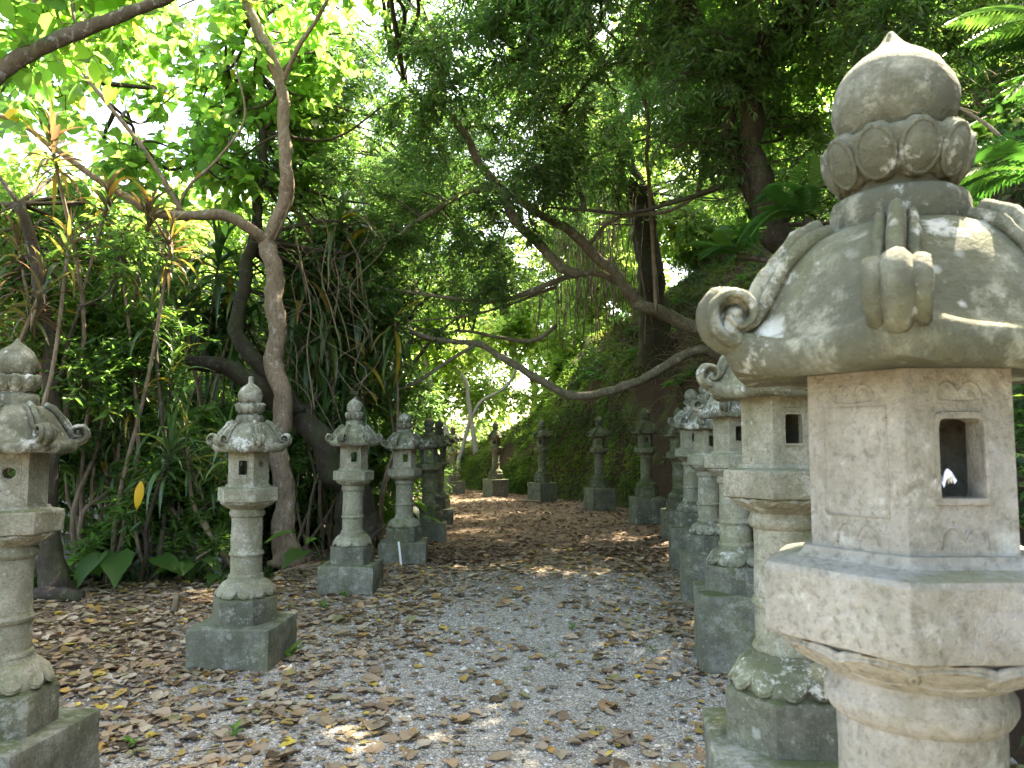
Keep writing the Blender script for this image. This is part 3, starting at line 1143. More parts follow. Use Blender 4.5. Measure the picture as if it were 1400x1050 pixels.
def litter_mesh(pick):
    mb = MB()
    for v in range(len(DT)):
        k = np.where((var == v) & pick)[0]
        T, F = DT[v]
        m = len(k)
        az = g.uniform(0, 6.283, m)
        tl = g.normal(0, .13, (m, 2))
        s = size[k]
        ca, sa = np.cos(az), np.sin(az)
        lx, ly, lz = (T[None, :, c] * s[:, None] for c in range(3))
        X = ca[:, None] * lx - sa[:, None] * ly
        Yv = sa[:, None] * lx + ca[:, None] * ly
        Z = lz + tl[:, 0:1] * X + tl[:, 1:2] * Yv
        Z = Z - Z.min(axis=1, keepdims=True) * .8
        base = np.stack((x[k], y[k], gz(x[k], y[k]) + g.uniform(.001, .012, m)), -1)
        V = np.stack((X, Yv, Z), -1) + base[:, None]
        mb.add(V.reshape(-1, 3), (F[None] + (np.arange(m) * len(T))[:, None, None]).reshape(-1, 3), 0, np.repeat(g.random(m), len(T)))
    return mb


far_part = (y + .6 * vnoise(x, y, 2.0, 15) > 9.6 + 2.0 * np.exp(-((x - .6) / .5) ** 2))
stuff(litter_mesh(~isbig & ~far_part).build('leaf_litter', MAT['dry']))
stuff(litter_mesh(~isbig & far_part).build('shaded_leaf_litter', MAT['dry_shaded']))  # far litter, with its shade put into the leaf colour
DM = []
for v, (T, F) in enumerate(DT):
    b = MB()
    b.add(T, F)
    DM.append(b.mesh('fallen_leaf', MAT['dry_piece'], True))
for q in big:
    o = bpy.data.objects.new('fallen_leaf', DM[var[q]])
    link(o, ground)
    o.location = (x[q], y[q], float(gz(x[q], y[q])) + .006)
    o.rotation_euler = (g.normal(0, .12), g.normal(0, .12), g.uniform(0, 6.28))
    o.scale = (size[q],) * 3

# twigs on the ground
g = np.random.default_rng(45)
x, y = g.uniform(-4.5, 2.6, 900), g.uniform(2.2, 14, 900)
k = allowed(x, y) & (g.random(900) < litter_density(x, y))
x, y = x[k], y[k]
az, L = g.uniform(0, 6.28, len(x)), g.uniform(.05, .22, len(x))
A = np.stack((x, y, gz(x, y) + .014), -1)
mid = A + np.stack((np.cos(az) * L, np.sin(az) * L, g.uniform(-.002, .012, len(x))), -1)
az2 = az + g.normal(0, .4, len(x))
B = mid + np.stack((np.cos(az2) * L * .8, np.sin(az2) * L * .8, g.uniform(-.012, .008, len(x))), -1)
mb = MB()
sticks(mb, A, mid, .0032, .0026)
sticks(mb, mid, B, .0026, .0014)
stuff(mb.build('ground_twigs', MAT['stem']))

# gravel stones standing proud of the path
g = np.random.default_rng(41)
npts = 46000
x = g.uniform(-3.2, 2.6, npts)
y = 2.2 + 7.5 * g.random(npts) ** 1.5
k = allowed(x, y) & (g.random(npts) < .35 + .65 * sstep(-.2, .5, vnoise(x, y, 2.1, 51)))
x, y = x[k], y[k]
m = len(x)
oct_v = np.array([(1, 0, 0), (-1, 0, 0), (0, 1, 0), (0, -1, 0), (0, 0, 1), (0, 0, -1.0)])
oct_f = np.array([(0, 2, 4), (2, 1, 4), (1, 3, 4), (3, 0, 4), (2, 0, 5), (1, 2, 5), (3, 1, 5), (0, 3, 5)])
sz = np.clip(g.lognormal(math.log(.0072), .52, m), .003, .026)
V = oct_v[None] * g.uniform(.55, 1.25, (m, 6, 1)) * sz[:, None, None] * np.array((1, 1, .7))
az = g.uniform(0, 6.28, m)
ca, sa = np.cos(az)[:, None], np.sin(az)[:, None]
V = np.stack((V[:, :, 0] * ca - V[:, :, 1] * sa, V[:, :, 0] * sa + V[:, :, 1] * ca, V[:, :, 2]), -1)
V = V + np.stack((x, y, gz(x, y) + sz * .2), -1)[:, None]
n = NT('gravel stone')
c = n.ramp(n.attr(), [(0, (.16, .15, .125)), (.45, (.31, .295, .255)), (.8, (.43, .41, .365)), (.95, (.56, .54, .50)), (1, (.24, .18, .12))])
c = n.mix(n.ramp(n.noise(n.pos(), 120, 4), [(.35, .4), (.6, 0)]), c, (.12, .11, .095))
MAT['gravel'] = n.finish(c, .85, None, .25)
mb = MB()
mb.add(V.reshape(-1, 3), (oct_f[None] + (np.arange(m) * 6)[:, None, None]).reshape(-1, 3), 0, np.repeat(g.random(m), 6))
stuff(mb.build('gravel', MAT['gravel'], smooth=False))

# ------------------------------------------------------------------ trees
UP = np.array((0, 0, 1.0))


def rand_dir(m):
    return unit(rng.normal(size=(m, 3)))


def foliage(mb, clumps, skel, spec, leaf_mat_i=0, twig_mat_i=1):
    """clumps: (centre, radius, twigs). Branches run from the nearest limb point to each clump, side
    branches spread inside it, and the leaves sit along the twigs."""
    skel = np.asarray(skel)
    for c, r, nt in clumps:
        c = np.asarray(c, float)
        w = np.linalg.norm(skel - c, axis=1)
        a = skel[np.argmin(w)]
        dist = np.linalg.norm(c - a)
        mid = (a + c) / 2 + rng.normal(size=3) * dist * .10 + UP * dist * .06
        q2 = a * .3 + mid * .7 + rng.normal(size=3) * dist * .05
        br = smooth_path([a, q2, mid * .45 + c * .55 + rng.normal(size=3) * dist * .06, c], 4)
        r0 = min(.035, .007 + .009 * dist)
        tube(mb, br, r0, .005, 5, twig_mat_i)
        ns = max(4, int(nt / 7))
        k0 = br[rng.integers(len(br) // 2, len(br), ns)]
        tip = c + rand_dir(ns) * r * rng.uniform(.35, .85, (ns, 1)) * np.array((1, 1, .75))
        m1 = k0 * .45 + tip * .55 + rng.normal(size=(ns, 3)) * r * .10
        sticks(mb, k0, m1, .006, .0045, twig_mat_i)
        sticks(mb, m1, tip, .0045, .0025, twig_mat_i)
        pick = rng.integers(0, ns, nt)
        t = rng.random((nt, 1))
        s = np.where(t < .5, k0[pick] + (m1[pick] - k0[pick]) * t * 2, m1[pick] + (tip[pick] - m1[pick]) * (t * 2 - 1))
        out = unit(s - c)
        d = unit(rand_dir(nt) * .9 + out * .55 + UP * spec.get('rise', 0.0))
        tl = spec['tl'] * rng.uniform(.6, 1.25, (nt, 1)) * min(1.0, .5 + r)
        e = s + d * tl - UP * tl * .12
        sticks(mb, s, e, .0028, .0014, twig_mat_i)
        n_ = spec['n']
        tt = np.tile((np.arange(n_) + .8) / n_, nt)[:, None] + rng.uniform(-.05, .05, (nt * n_, 1))
        S = np.repeat(s, n_, 0)
        E = np.repeat(e, n_, 0)
        D = np.repeat(d, n_, 0)
        side = np.tile(np.where(np.arange(n_) % 2 == 0, 1.0, -1.0), nt)[:, None]
        lat = unit(np.cross(D, UP + rng.normal(size=(nt * n_, 3)) * .3)) * side
        ld = unit(D * .55 + lat * .85 + rng.normal(size=(nt * n_, 3)) * .3 - UP * spec.get('droop', .25))
        nrm = UP * spec.get('flat', .9) + rng.normal(size=(nt * n_, 3)) * .5
        sz = spec['L'] * rng.uniform(.6, 1.2, nt * n_)
        tone = np.repeat(rng.random(nt) * .5, n_) + rng.random(nt * n_) * .5
        leaves(mb, S + (E - S) * tt, ld, nrm, sz, sz * spec['W'], spec['tpl'], leaf_mat_i, tone)


SPEC = {
    'heart': dict(tl=.55, n=7, L=.16, W=.80, tpl='heart', droop=.45, flat=.8),
    'ever': dict(tl=.36, n=11, L=.095, W=.34, tpl='lance', droop=.3, flat=.8),
    'ever_far': dict(tl=.45, n=11, L=.13, W=.36, tpl='diamond', droop=.3, flat=.8),
    'fine': dict(tl=.34, n=12, L=.065, W=.42, tpl='diamond', droop=.2, flat=.8),
    'far': dict(tl=.9, n=11, L=.27, W=.55, tpl='diamond', droop=.3, flat=.8),
    'shrub': dict(tl=.30, n=9, L=.13, W=.26, tpl='lance', droop=.15, flat=.7, rise=.35),
}


def fill(x0, y0, x1, y1, Y0, Y1, m, r, tw, rj=.3, zmin=.4):
    """m clumps through the block of space behind a window of the photo between two distances"""
    out = []
    for _ in range(m):
        p = P(rng.uniform(x0, x1), rng.uniform(y0, y1), rng.uniform(Y0, Y1))
        p[2] = max(p[2], zmin)
        out.append((p, r * rng.uniform(1 - rj, 1 + rj), tw))
    return out


def box_fill(x0, x1, y0, y1, z0, z1, m, r, tw, rj=.3):
    return [(np.array((rng.uniform(x0, x1), rng.uniform(y0, y1), rng.uniform(z0, z1))), r * rng.uniform(1 - rj, 1 + rj), tw) for _ in range(m)]


def tree(name, label, cat, limbs, clumps, spec, leafm, barkm, group=None, segs=12, rough=.24, flare=.8, twigm='twig'):
    """limbs: (part name, world points, start radius, end radius); the first is the trunk"""
    base = np.asarray(limbs[0][1][0], float)
    t = thing(name, label, cat, tuple(base), 0, group)
    skel = []
    for k, (pn, pts, r0, r1) in enumerate(limbs):
        sp_ = smooth_path(pts, 7)
        wig = np.array([[fbm(q, 1.7, 2), fbm(q + 7, 1.7, 2), 0] for q in sp_]) * min(.10, r0 * .7)
        wig[0] = 0
        sp_ = sp_ + wig
        mb = MB()
        tube(mb, sp_, r0, r1, segs if r0 > .05 else 7, 0, rough, flare=flare if k == 0 else 0)
        mb.build(pn, MAT[barkm], t, True, base)
        skel.append(sp_[len(sp_) // 4:])
    if clumps:
        mb = MB()
        foliage(mb, clumps, np.concatenate(skel), SPEC[spec])
        mb.build('crown', [MAT[leafm], MAT[twigm]], t, True, base)
    return t


def pp(pts, Y0, Y1=None):
    """pixel polyline to world points, the distance going evenly from Y0 to Y1"""
    Y1 = Y0 if Y1 is None else Y1
    m = len(pts) - 1
    return [P(x, y, Y0 + (Y1 - Y0) * k / m) for k, (x, y) in enumerate(pts)]


# the brown forked tree on the left
tree('forked_tree', 'smooth brown forked tree rising behind the second lantern on the left', 'tree', [
    ('trunk', pp([(394, 772), (388, 715), (384, 640), (385, 560), (374, 490), (380, 430), (374, 375), (362, 328)], 9.5), .128, .105),
    ('limb', pp([(362, 330), (384, 297), (398, 250), (392, 190), (379, 120), (366, 68), (344, 18), (325, -40), (318, -120)], 9.5, 8.6), .098, .05),
    ('limb', pp([(362, 330), (340, 314), (305, 294), (254, 296), (209, 291), (165, 267), (120, 237), (69, 199), (27, 168), (-30, 150)], 9.5, 7.8), .074, .020),
    ('limb', pp([(252, 296), (205, 215), (150, 145), (110, 100), (72, 66), (40, 20)], 9.0, 8.2), .032, .012),
    ('limb', pp([(380, 125), (400, 80), (430, 30), (470, -40)], 9.1, 8.4), .035, .02),
    ('limb', pp([(240, 290), (262, 250), (300, 215), (335, 160), (320, 80)], 9.0, 8.7), .022, .01),
], fill(100, -60, 420, 270, 9.2, 12, 30, .6, 15) + fill(-80, -120, 200, 150, 8.0, 11, 13, .6, 13) + fill(330, -40, 470, 130, 8.6, 10.5, 9, .5, 15)
    + fill(200, 130, 350, 260, 9.6, 11.5, 8, .5, 14), 'heart', 'leaf_bright', 'bark_brown')

# branch that crosses the top left corner; its trunk stands outside the picture
tree('spreading_tree', 'grey lichened branch crossing the top left corner, from a tree outside the frame', 'tree', [
    ('trunk', [np.array((-5.4, 5.2, -.05)), np.array((-5.3, 5.0, 1.2)), np.array((-5.1, 4.8, 2.2)), np.array((-4.9, 4.7, 3.6)), np.array((-4.6, 4.7, 5.5))], .16, .07),
    ('limb', [np.array((-5.1, 4.8, 2.3)), *pp([(-120, 170), (-40, 125), (0, 92), (60, 62), (110, 42), (150, 28), (195, 10), (232, -8), (290, -60)], 5.0, 5.6)], .075, .032),
    ('limb', pp([(108, 42), (100, 10), (98, -60)], 5.3, 5.5), .018, .01),
], fill(-120, -120, 240, 30, 4.8, 6.6, 10, .5, 11) + fill(-100, 0, 90, 120, 5.2, 6.8, 4, .4, 9) + box_fill(-5.8, -3.4, 4.0, 7.0, 4.8, 6.8, 12, .7, 18), 'heart', 'leaf_bright', 'bark_grey')

# dark trunks that lean behind it
tree('leaning_tree', 'thick dark trunk leaning left behind the forked tree', 'tree', [
    ('trunk', pp([(500, 745), (480, 668), (456, 645), (440, 604), (404, 563), (363, 538), (329, 515), (308, 501), (274, 497), (223, 492), (170, 478)], 10.3, 9.3), .20, .075),
    ('limb', pp([(404, 566), (374, 522), (336, 477), (322, 443), (329, 405), (340, 362), (351, 322), (357, 260), (358, 190), (342, 125), (305, 95), (250, 50)], 9.8, 10.2), .115, .035),
    ('limb', pp([(340, 128), (352, 80), (350, 20), (356, -50)], 10.4, 10.2), .04, .02),
], fill(250, 60, 420, 260, 10.4, 12.5, 12, .6, 30) + fill(390, 130, 560, 420, 10.2, 12.8, 34, .62, 46) + fill(430, 20, 570, 140, 10.5, 13, 12, .6, 34)
    + fill(370, 330, 530, 500, 10.6, 12.5, 14, .55, 44), 'ever', 'leaf_dark', 'bark_dark')

# dark post-like trunk behind the near lantern
tree('slim_tree', 'dark straight trunk standing just right of the nearest left lantern', 'tree', [
    ('trunk', pp([(74, 822), (73, 740), (72, 640), (73, 560), (70, 515), (66, 440), (50, 360), (30, 280)], 7.2, 7.4), .095, .05),
    ('limb', pp([(71, 530), (84, 512), (92, 470), (110, 420)], 7.2, 7.4), .03, .012),
], fill(-60, 330, 190, 560, 7.4, 9.2, 26, .45, 36) + fill(-80, 250, 120, 380, 7.6, 9.5, 12, .5, 30), 'shrub', 'leaf_mid', 'bark_dark')

# evergreen leaning out of the bank over the path
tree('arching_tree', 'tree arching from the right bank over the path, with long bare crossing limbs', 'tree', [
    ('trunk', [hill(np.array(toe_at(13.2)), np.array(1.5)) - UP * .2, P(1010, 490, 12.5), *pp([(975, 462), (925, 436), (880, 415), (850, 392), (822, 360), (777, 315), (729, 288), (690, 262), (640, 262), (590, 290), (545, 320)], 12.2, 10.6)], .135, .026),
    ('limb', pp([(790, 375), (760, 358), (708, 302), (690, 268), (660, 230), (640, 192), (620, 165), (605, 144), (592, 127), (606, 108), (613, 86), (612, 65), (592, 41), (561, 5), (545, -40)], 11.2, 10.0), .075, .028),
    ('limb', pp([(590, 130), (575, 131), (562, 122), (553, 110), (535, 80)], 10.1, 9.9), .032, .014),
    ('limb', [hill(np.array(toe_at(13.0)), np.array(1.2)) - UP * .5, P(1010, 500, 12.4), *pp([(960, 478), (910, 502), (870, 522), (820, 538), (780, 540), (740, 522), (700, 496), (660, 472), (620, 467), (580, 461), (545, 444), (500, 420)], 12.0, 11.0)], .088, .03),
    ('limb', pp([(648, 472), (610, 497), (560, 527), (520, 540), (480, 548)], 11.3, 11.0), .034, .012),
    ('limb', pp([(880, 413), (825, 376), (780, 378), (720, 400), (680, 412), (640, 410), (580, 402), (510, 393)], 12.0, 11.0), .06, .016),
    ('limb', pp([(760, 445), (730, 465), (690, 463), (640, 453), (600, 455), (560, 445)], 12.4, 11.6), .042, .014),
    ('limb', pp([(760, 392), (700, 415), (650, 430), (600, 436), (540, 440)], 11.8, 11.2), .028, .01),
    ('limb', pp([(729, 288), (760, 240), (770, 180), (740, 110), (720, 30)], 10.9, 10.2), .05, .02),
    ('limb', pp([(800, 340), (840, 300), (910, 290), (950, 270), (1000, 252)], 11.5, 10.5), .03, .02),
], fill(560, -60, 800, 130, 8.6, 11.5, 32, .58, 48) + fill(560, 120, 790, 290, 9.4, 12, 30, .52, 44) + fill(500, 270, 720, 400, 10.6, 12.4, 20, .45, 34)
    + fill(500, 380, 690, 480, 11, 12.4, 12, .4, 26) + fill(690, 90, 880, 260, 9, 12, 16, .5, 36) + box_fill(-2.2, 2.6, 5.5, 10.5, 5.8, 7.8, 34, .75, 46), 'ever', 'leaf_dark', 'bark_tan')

# two big trunks on the bank
i1 = toe_at(13.5)
b1 = hill(np.array(i1), np.array(2.4))
tree('bank_tree', 'big dark trunk on the bank left of the large lantern finial, wrapped by a vine', 'tree', [
    ('trunk', [P(905, 530, 19.2), *pp([(893, 430), (886, 340), (880, 290), (862, 248), (842, 175), (815, 95), (790, 0), (770, -80)], 19, 16.5)], .34, .19),
    ('limb', pp([(842, 180), (880, 120), (930, 60), (980, -20)], 17.9, 15), .13, .05),
    ('limb', pp([(820, 110), (770, 60), (720, 10), (690, -60)], 17.3, 15), .11, .04),
], fill(700, -120, 960, 90, 13, 19, 36, .95, 66) + fill(760, 60, 1000, 230, 15, 20, 26, .8, 56) + fill(540, -140, 760, 40, 13, 17, 18, .95, 60) + fill(640, 130, 800, 320, 15, 20, 18, .75, 50) + box_fill(1.4, 6.2, 11, 17, 6.4, 9.6, 44, .95, 58), 'ever', 'leaf_dark', 'bark_dark')  # the box clumps are added to stop sun patches on the path
tree('bank_tree', 'twin dark trunk on the bank just left of the large lantern finial', 'tree', [
    ('trunk', [hill(np.array(toe_at(9.8)), np.array(1.3)) - UP * .2, *pp([(1075, 330), (1050, 275), (1031, 195), (1006, 108), (960, 50), (930, -20)], 9.4, 8.4)], .19, .09),
    ('limb', pp([(1040, 285), (1012, 240), (993, 193), (1000, 150)], 9.3, 9.0), .08, .06),
    ('limb', pp([(1010, 120), (1040, 60), (1090, 0), (1120, -60)], 8.9, 8.0), .09, .04),
    ('limb', pp([(1020, 252), (980, 257), (929, 274), (864, 291), (800, 287), (740, 283)], 9.2, 10.2), .038, .015),
], fill(880, -80, 1130, 120, 7.6, 10.5, 30, .55, 46) + fill(900, 100, 1130, 250, 8.4, 10.5, 12, .45, 34) + fill(1080, -100, 1400, 60, 6.5, 9.5, 24, .6, 46) + box_fill(-.6, 5.0, 3.6, 8.5, 6.0, 8.2, 22, .8, 42) + box_fill(.2, 5.4, 5.5, 12, 7.4, 9.6, 52, .95, 56) + box_fill(2.4, 5.6, 9, 14, 5.2, 7.4, 22, .8, 52), 'ever', 'leaf_dark', 'bark_dark')  # box fills thicken the crown overhead, added to block the sun

# added broad-leaved tree on the hill; its crown keeps sun off the path
bb = hill(np.array(toe_at(11.0)), np.array(4.6))
tree('added_shade_tree', 'added broad leaved tree on the hill, its crown blocking sun from the path', 'tree', [
    ('trunk', [bb - UP * .2, bb + np.array((-.2, 0, 1.5)), np.array((5.6, 11.3, 6.6)), np.array((4.4, 10.8, 8.6))], .16, .07),
    ('limb', [np.array((5.4, 11.2, 7.0)), np.array((3.6, 9.6, 8.2)), np.array((2.0, 7.8, 8.6))], .08, .03),
    ('limb', [np.array((5.4, 11.3, 7.1)), np.array((4.8, 13.0, 8.6)), np.array((4.4, 14.6, 9.2))], .07, .03),
], box_fill(2.4, 6.4, 9.2, 16.5, 7.6, 10.2, 52, .85, 30) + box_fill(.0, 3.6, 5.0, 10.2, 7.4, 9.6, 46, .85, 30), 'heart', 'leaf_bright', 'bark_dark')

# more trees on the slope behind, light green where the sun reaches them
def slope_tree(y_toe, d, h, lean, r, m, label, spec='far', leafm='leaf_far', barkm='bark_dark', tw=46, lo=.45, group=None, tr=.13):
    b = hill(np.array(toe_at(y_toe)), np.array(d))
    top = b + np.array((lean, -.3, h))
    pts = [b - UP * .15, b + np.array((lean * .2 + .1, 0, h * .3)), b + np.array((lean * .55 - .1, -.1, h * .65)), top]
    cl = []
    for _ in range(m):
        f = rng.uniform(lo, 1.08)
        c = b + np.array((lean * f, 0, h * f))
        cl.append((c + rand_dir(1)[0] * np.array((1, 1, .6)) * r * rng.uniform(.3, 1), r * .42, tw))
    return tree('slope_tree', label, 'tree', [('trunk', pts, tr, tr * .4)], cl, spec, leafm, barkm, group, 8)


mb = MB()
for q in range(46):
    yy = rng.uniform(3, 22)
    dd = rng.uniform(2.0 if yy < 11 else 4.5, 10)
    bb = hill(np.array(toe_at(yy)), np.array(dd))
    hh = rng.uniform(1.3, 2.8)
    st = smooth_path([bb - UP * .1, bb + np.array((-.15, -.1, hh * .5)), bb + np.array((-.3, -.15, hh))], 4)
    tube(mb, st, .04, .012, 6, 1)
    foliage(mb, [(bb + np.array((rng.uniform(-.9, .6), rng.uniform(-.7, .7), hh * rng.uniform(.1, 1.1))), .5, 46) for _ in range(11)], st, SPEC['ever_far'])
stuff(mb.build('slope_undergrowth', [MAT['leaf_mid'], MAT['twig']]))
slope_tree(19, 5.5, 6.5, -.8, 2.2, 16, 'slender tree on the upper slope, sunlit leaves between the two big trunks')
slope_tree(15.5, 7.5, 6, .6, 2.2, 14, 'leafy tree high on the slope seen right of the vine wrapped trunk')
slope_tree(12, 7, 5.5, -.5, 2.0, 18, 'dark bushy tree on the slope behind the twin trunk', 'ever_far', 'leaf_mid', tw=70)
slope_tree(9, 6, 5.5, .2, 2.2, 22, 'dense tree on the slope behind the finial of the large lantern', 'ever_far', 'leaf_dark', tw=80)
slope_tree(6.5, 5.5, 5, .2, 2.2, 24, 'dense dark tree at the upper right, behind the large lantern roof', 'ever_far', 'leaf_dark', tw=80)
slope_tree(21.2, 3.5, 5.5, -1.2, 1.8, 12, 'thin tree above the moss slope, pale leaves against the light')
slope_tree(18.5, 9, 8, -1, 2.8, 16, 'tall tree at the top of the slope behind the vine wrapped trunk')

# dim hedge of shrubs behind the left plants
def shrub(x, y, h, r, m, label, spec, leafm, tw, cat='shrub', group=None, lo=.1, nst=4):
    b = np.array((x, y, float(gz(x, y)) - .05))
    limbs = []
    for k in range(nst):
        a = rng.uniform(0, 6.28)
        tip = b + np.array((math.cos(a) * r * .6, math.sin(a) * r * .4, h * rng.uniform(.6, .95)))
        limbs.append(('trunk' if k == 0 else 'stem', [b + np.array((math.cos(a), math.sin(a), 0)) * .08, (b + tip) / 2 + rng.normal(size=3) * .12, tip], .05, .015))
    cl = [(b + np.array((rng.uniform(-r, r), rng.uniform(-r, r) * .7, h * rng.uniform(lo, 1))), r * .45, tw) for _ in range(m)]
    return tree('shrub', label, cat, limbs, cl, spec, leafm, 'bark_dark', group, 7, .1, .2)


shrub(-3.9, 12.6, 4.6, 1.3, 26, 'tall dark shrub in the gloom between forked tree and second lantern', 'ever_far', 'leaf_dark', 60)
shrub(-2.9, 12.8, 4.2, 1.1, 24, 'dark shrub filling the gap right of the forked tree', 'ever_far', 'leaf_dark', 60)
shrub(-2.5, 15.8, 3.4, 1.0, 20, 'dark leafy shrub behind the third left lantern', 'ever_far', 'leaf_dark', 56)
shrub(-2.7, 19.0, 3.0, 1.0, 14, 'lighter green shrub beyond the pair of mossy lanterns', 'ever_far', 'leaf_mid', 46)
shrub(-5.2, 12.4, 3.0, 1.0, 26, 'dark dense shrub right behind the fanning bare stems', 'shrub', 'leaf_dark', 60)
shrub(-6.9, 12.2, 3.0, 1.0, 24, 'dark dense shrub behind the crooked dark stem', 'shrub', 'leaf_dark', 56, lo=.35)
shrub(-3.7, 12.0, 3.0, .8, 22, 'dark shrub behind the trunk foot of the forked tree', 'ever', 'leaf_dark', 60)
def thicket(feet, Y, cl, label, leafm='leaf_mid'):
    b = P(feet, 700, Y)
    b[2] = float(gz(b[0], b[1])) - .05
    limbs = []
    for k, (c, r, t_) in enumerate(cl[::3]):
        m1 = b * .5 + c * .5 + np.array((rng.normal(0, .12), rng.normal(0, .12), .1))
        limbs.append(('trunk' if k == 0 else 'stem', [b + np.array((rng.normal(0, .1), rng.normal(0, .1), 0)), m1, c], .026, .010))
    return tree('shrub', label, 'shrub', limbs, cl, 'shrub', leafm, 'stem', None, 7, .1, .1)


thicket(150, 8.3, fill(85, 430, 230, 720, 7.8, 8.8, 22, .33, 30), 'pointed leaved shrub between the dark straight trunk and the yellow hanging leaf')
thicket(275, 8.7, fill(205, 575, 315, 735, 8.2, 9.2, 18, .30, 28), 'low pointed leaved shrub just left of the second lantern')
thicket(110, 9.2, fill(60, 560, 200, 760, 8.8, 9.8, 18, .32, 30), 'dark shrub in front of the pale hut wall', 'leaf_dark')
thicket(420, 10.6, fill(400, 560, 480, 720, 10.2, 11, 10, .28, 26), 'dark shrub behind the gap right of the forked trunk', 'leaf_dark')
thicket(210, 8.4, fill(100, 350, 225, 500, 8.2, 9.4, 14, .34, 30), 'leafy shrub with pointed leaves under the left limb of the forked tree')
thicket(20, 7.9, fill(-40, 480, 100, 700, 7.7, 8.6, 14, .34, 30), 'pointed leaved shrub right behind the near left lantern')
thicket(225, 8.0, fill(120, 650, 325, 765, 7.7, 8.4, 15, .24, 22), 'low green shrub at the foot of the bare stems left of the second lantern')
thicket(60, 9.0, fill(-20, 300, 110, 560, 8.5, 9.6, 14, .40, 32), 'leafy shrub above the near left lantern')
shrub(-6.4, 11.8, 3.6, 1.3, 20, 'mid green shrub above the pale wall at far left', 'shrub', 'leaf_mid', 44)
shrub(-8.2, 11.0, 3.4, 1.3, 18, 'leafy shrub at the left edge behind the near lantern', 'shrub', 'leaf_mid', 40)
shrub(-5.0, 13.2, 3.0, 1.2, 14, 'bright green shrub glimpsed through the strap leaved plants', 'far', 'leaf_far', 26)

# trees on the left of the way whose crowns reach over it
def over_tree(x, y, h, label, cl, leafm='leaf_dark', spec='ever'):
    b = np.array((x, y, float(gz(x, y)) - .1))
    tip = np.array((x + 1.6, y - .4, h))
    return tree('evergreen_tree', label, 'tree', [('trunk', [b, b + np.array((.1, 0, 1.6)), b + np.array((.5, -.1, 3.2)), tip], .14, .05),
        ('limb', [b + np.array((.45, -.1, 3.0)), b + np.array((1.6, -.5, 4.4)), b + np.array((3.0, -.6, 5.2))], .06, .02)], cl, spec, leafm, 'bark_dark')
over_tree(-3.3, 15.4, 6.6, 'dark evergreen behind the pair of mossy lanterns, crown reaching over the path', box_fill(-5.2, .4, 12.5, 16.5, 4.4, 8.4, 66, .85, 60))
over_tree(-3.4, 19.6, 7.0, 'mid green tree beyond the mossy pair of lanterns, crown over the bend', box_fill(-5.5, -.4, 16.5, 22.5, 4.8, 9.0, 60, .95, 56), 'leaf_mid', 'ever_far')
over_tree(-5.2, 24.5, 8.0, 'leafy tree left of the bend, seen under the dark evergreen crown', box_fill(-8, -1.6, 22, 26, 6.6, 11.5, 36, 1.1, 50), 'leaf_mid', 'ever_far')

# far trees in the sun
far = [(-13, 30, 11, 4.0), (-8, 33, 12, 4.2), (-16, 22, 9.5, 3.4), (-10.5, 20, 8, 2.6), (-4.5, 36, 12, 4.4), (1.0, 40, 12, 4.6), (-21, 30, 12, 4.5),
       (6, 38, 13, 4.5), (11, 34, 14, 4.5), (-6.5, 27, 8, 2.6), (-15, 42, 13, 5), (9, 26, 11, 3.8), (14, 24, 12, 4), (3.5, 31, 10, 3.6)]
flab = ['sunlit tree far beyond the left shrubs', 'sunlit tree far behind the forked tree', 'light green tree behind the top left branch', 'bright leafy tree behind the left limb of the forked tree',
        'sunlit tree far down the bend behind the crossing limbs', 'sunlit tree straight beyond the moss slope', 'pale tree at the far left edge', 'sunlit tree above the hill beyond the bare limbs',
        'tall sunlit tree behind the big bank trunk', 'fresh green tree behind the dark shrubs', 'hazy tree crown farthest back on the left', 'sunlit tree on the hilltop right of the vine wrapped trunk', 'sunlit hilltop tree behind the twin trunk', 'sunlit tree on the hill behind the dry hanging stems']
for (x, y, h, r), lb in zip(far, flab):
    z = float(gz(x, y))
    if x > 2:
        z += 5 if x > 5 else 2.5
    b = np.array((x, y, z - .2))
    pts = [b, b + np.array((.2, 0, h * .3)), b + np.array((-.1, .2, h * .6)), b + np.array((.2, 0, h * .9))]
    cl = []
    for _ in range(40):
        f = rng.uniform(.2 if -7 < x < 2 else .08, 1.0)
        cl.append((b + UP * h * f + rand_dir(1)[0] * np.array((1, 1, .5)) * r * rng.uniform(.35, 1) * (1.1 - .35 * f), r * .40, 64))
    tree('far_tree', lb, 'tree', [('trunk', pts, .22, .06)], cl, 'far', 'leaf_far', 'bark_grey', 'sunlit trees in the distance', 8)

# pale leaning trunks in the bright gap
for pts, r0, lb in (([(628, 640), (612, 600), (598, 560), (588, 520), (575, 470), (560, 400)], .13, 'pale slanting trunk in the bright gap above the paired lanterns'),
                    ([(655, 560), (638, 530), (622, 505), (600, 480), (590, 440)], .08, 'brownish slanting trunk crossing the bright gap beside the pale one'),
                    ([(620, 580), (650, 560), (690, 530), (705, 500), (700, 450)], .07, 'thin trunk leaning right at the top of the moss slope')):
    q = pp(pts, 27, 28)
    q[0][2] = min(q[0][2], .2)
    tree('pale_tree', lb, 'tree', [('trunk', q, r0, r0 * .5)], [(q[-1] + rng.normal(size=3) * .8, .7, 30) for _ in range(6)], 'far', 'leaf_far', 'bark_pale', None, 8)

# ------------------------------------------------------------------ vines and dry stems
def vine(pts, Y0, Y1, r, label):
    mb = MB()
    q = smooth_path(pp(pts, Y0, Y1), 8)
    tube(mb, q, r, r * .7, 6, 0, .1)
    b = q[0]
    o = mb.build('vine', MAT['stem'], None, True, b)
    o.location = b
    return tag(o, label, 'vine')


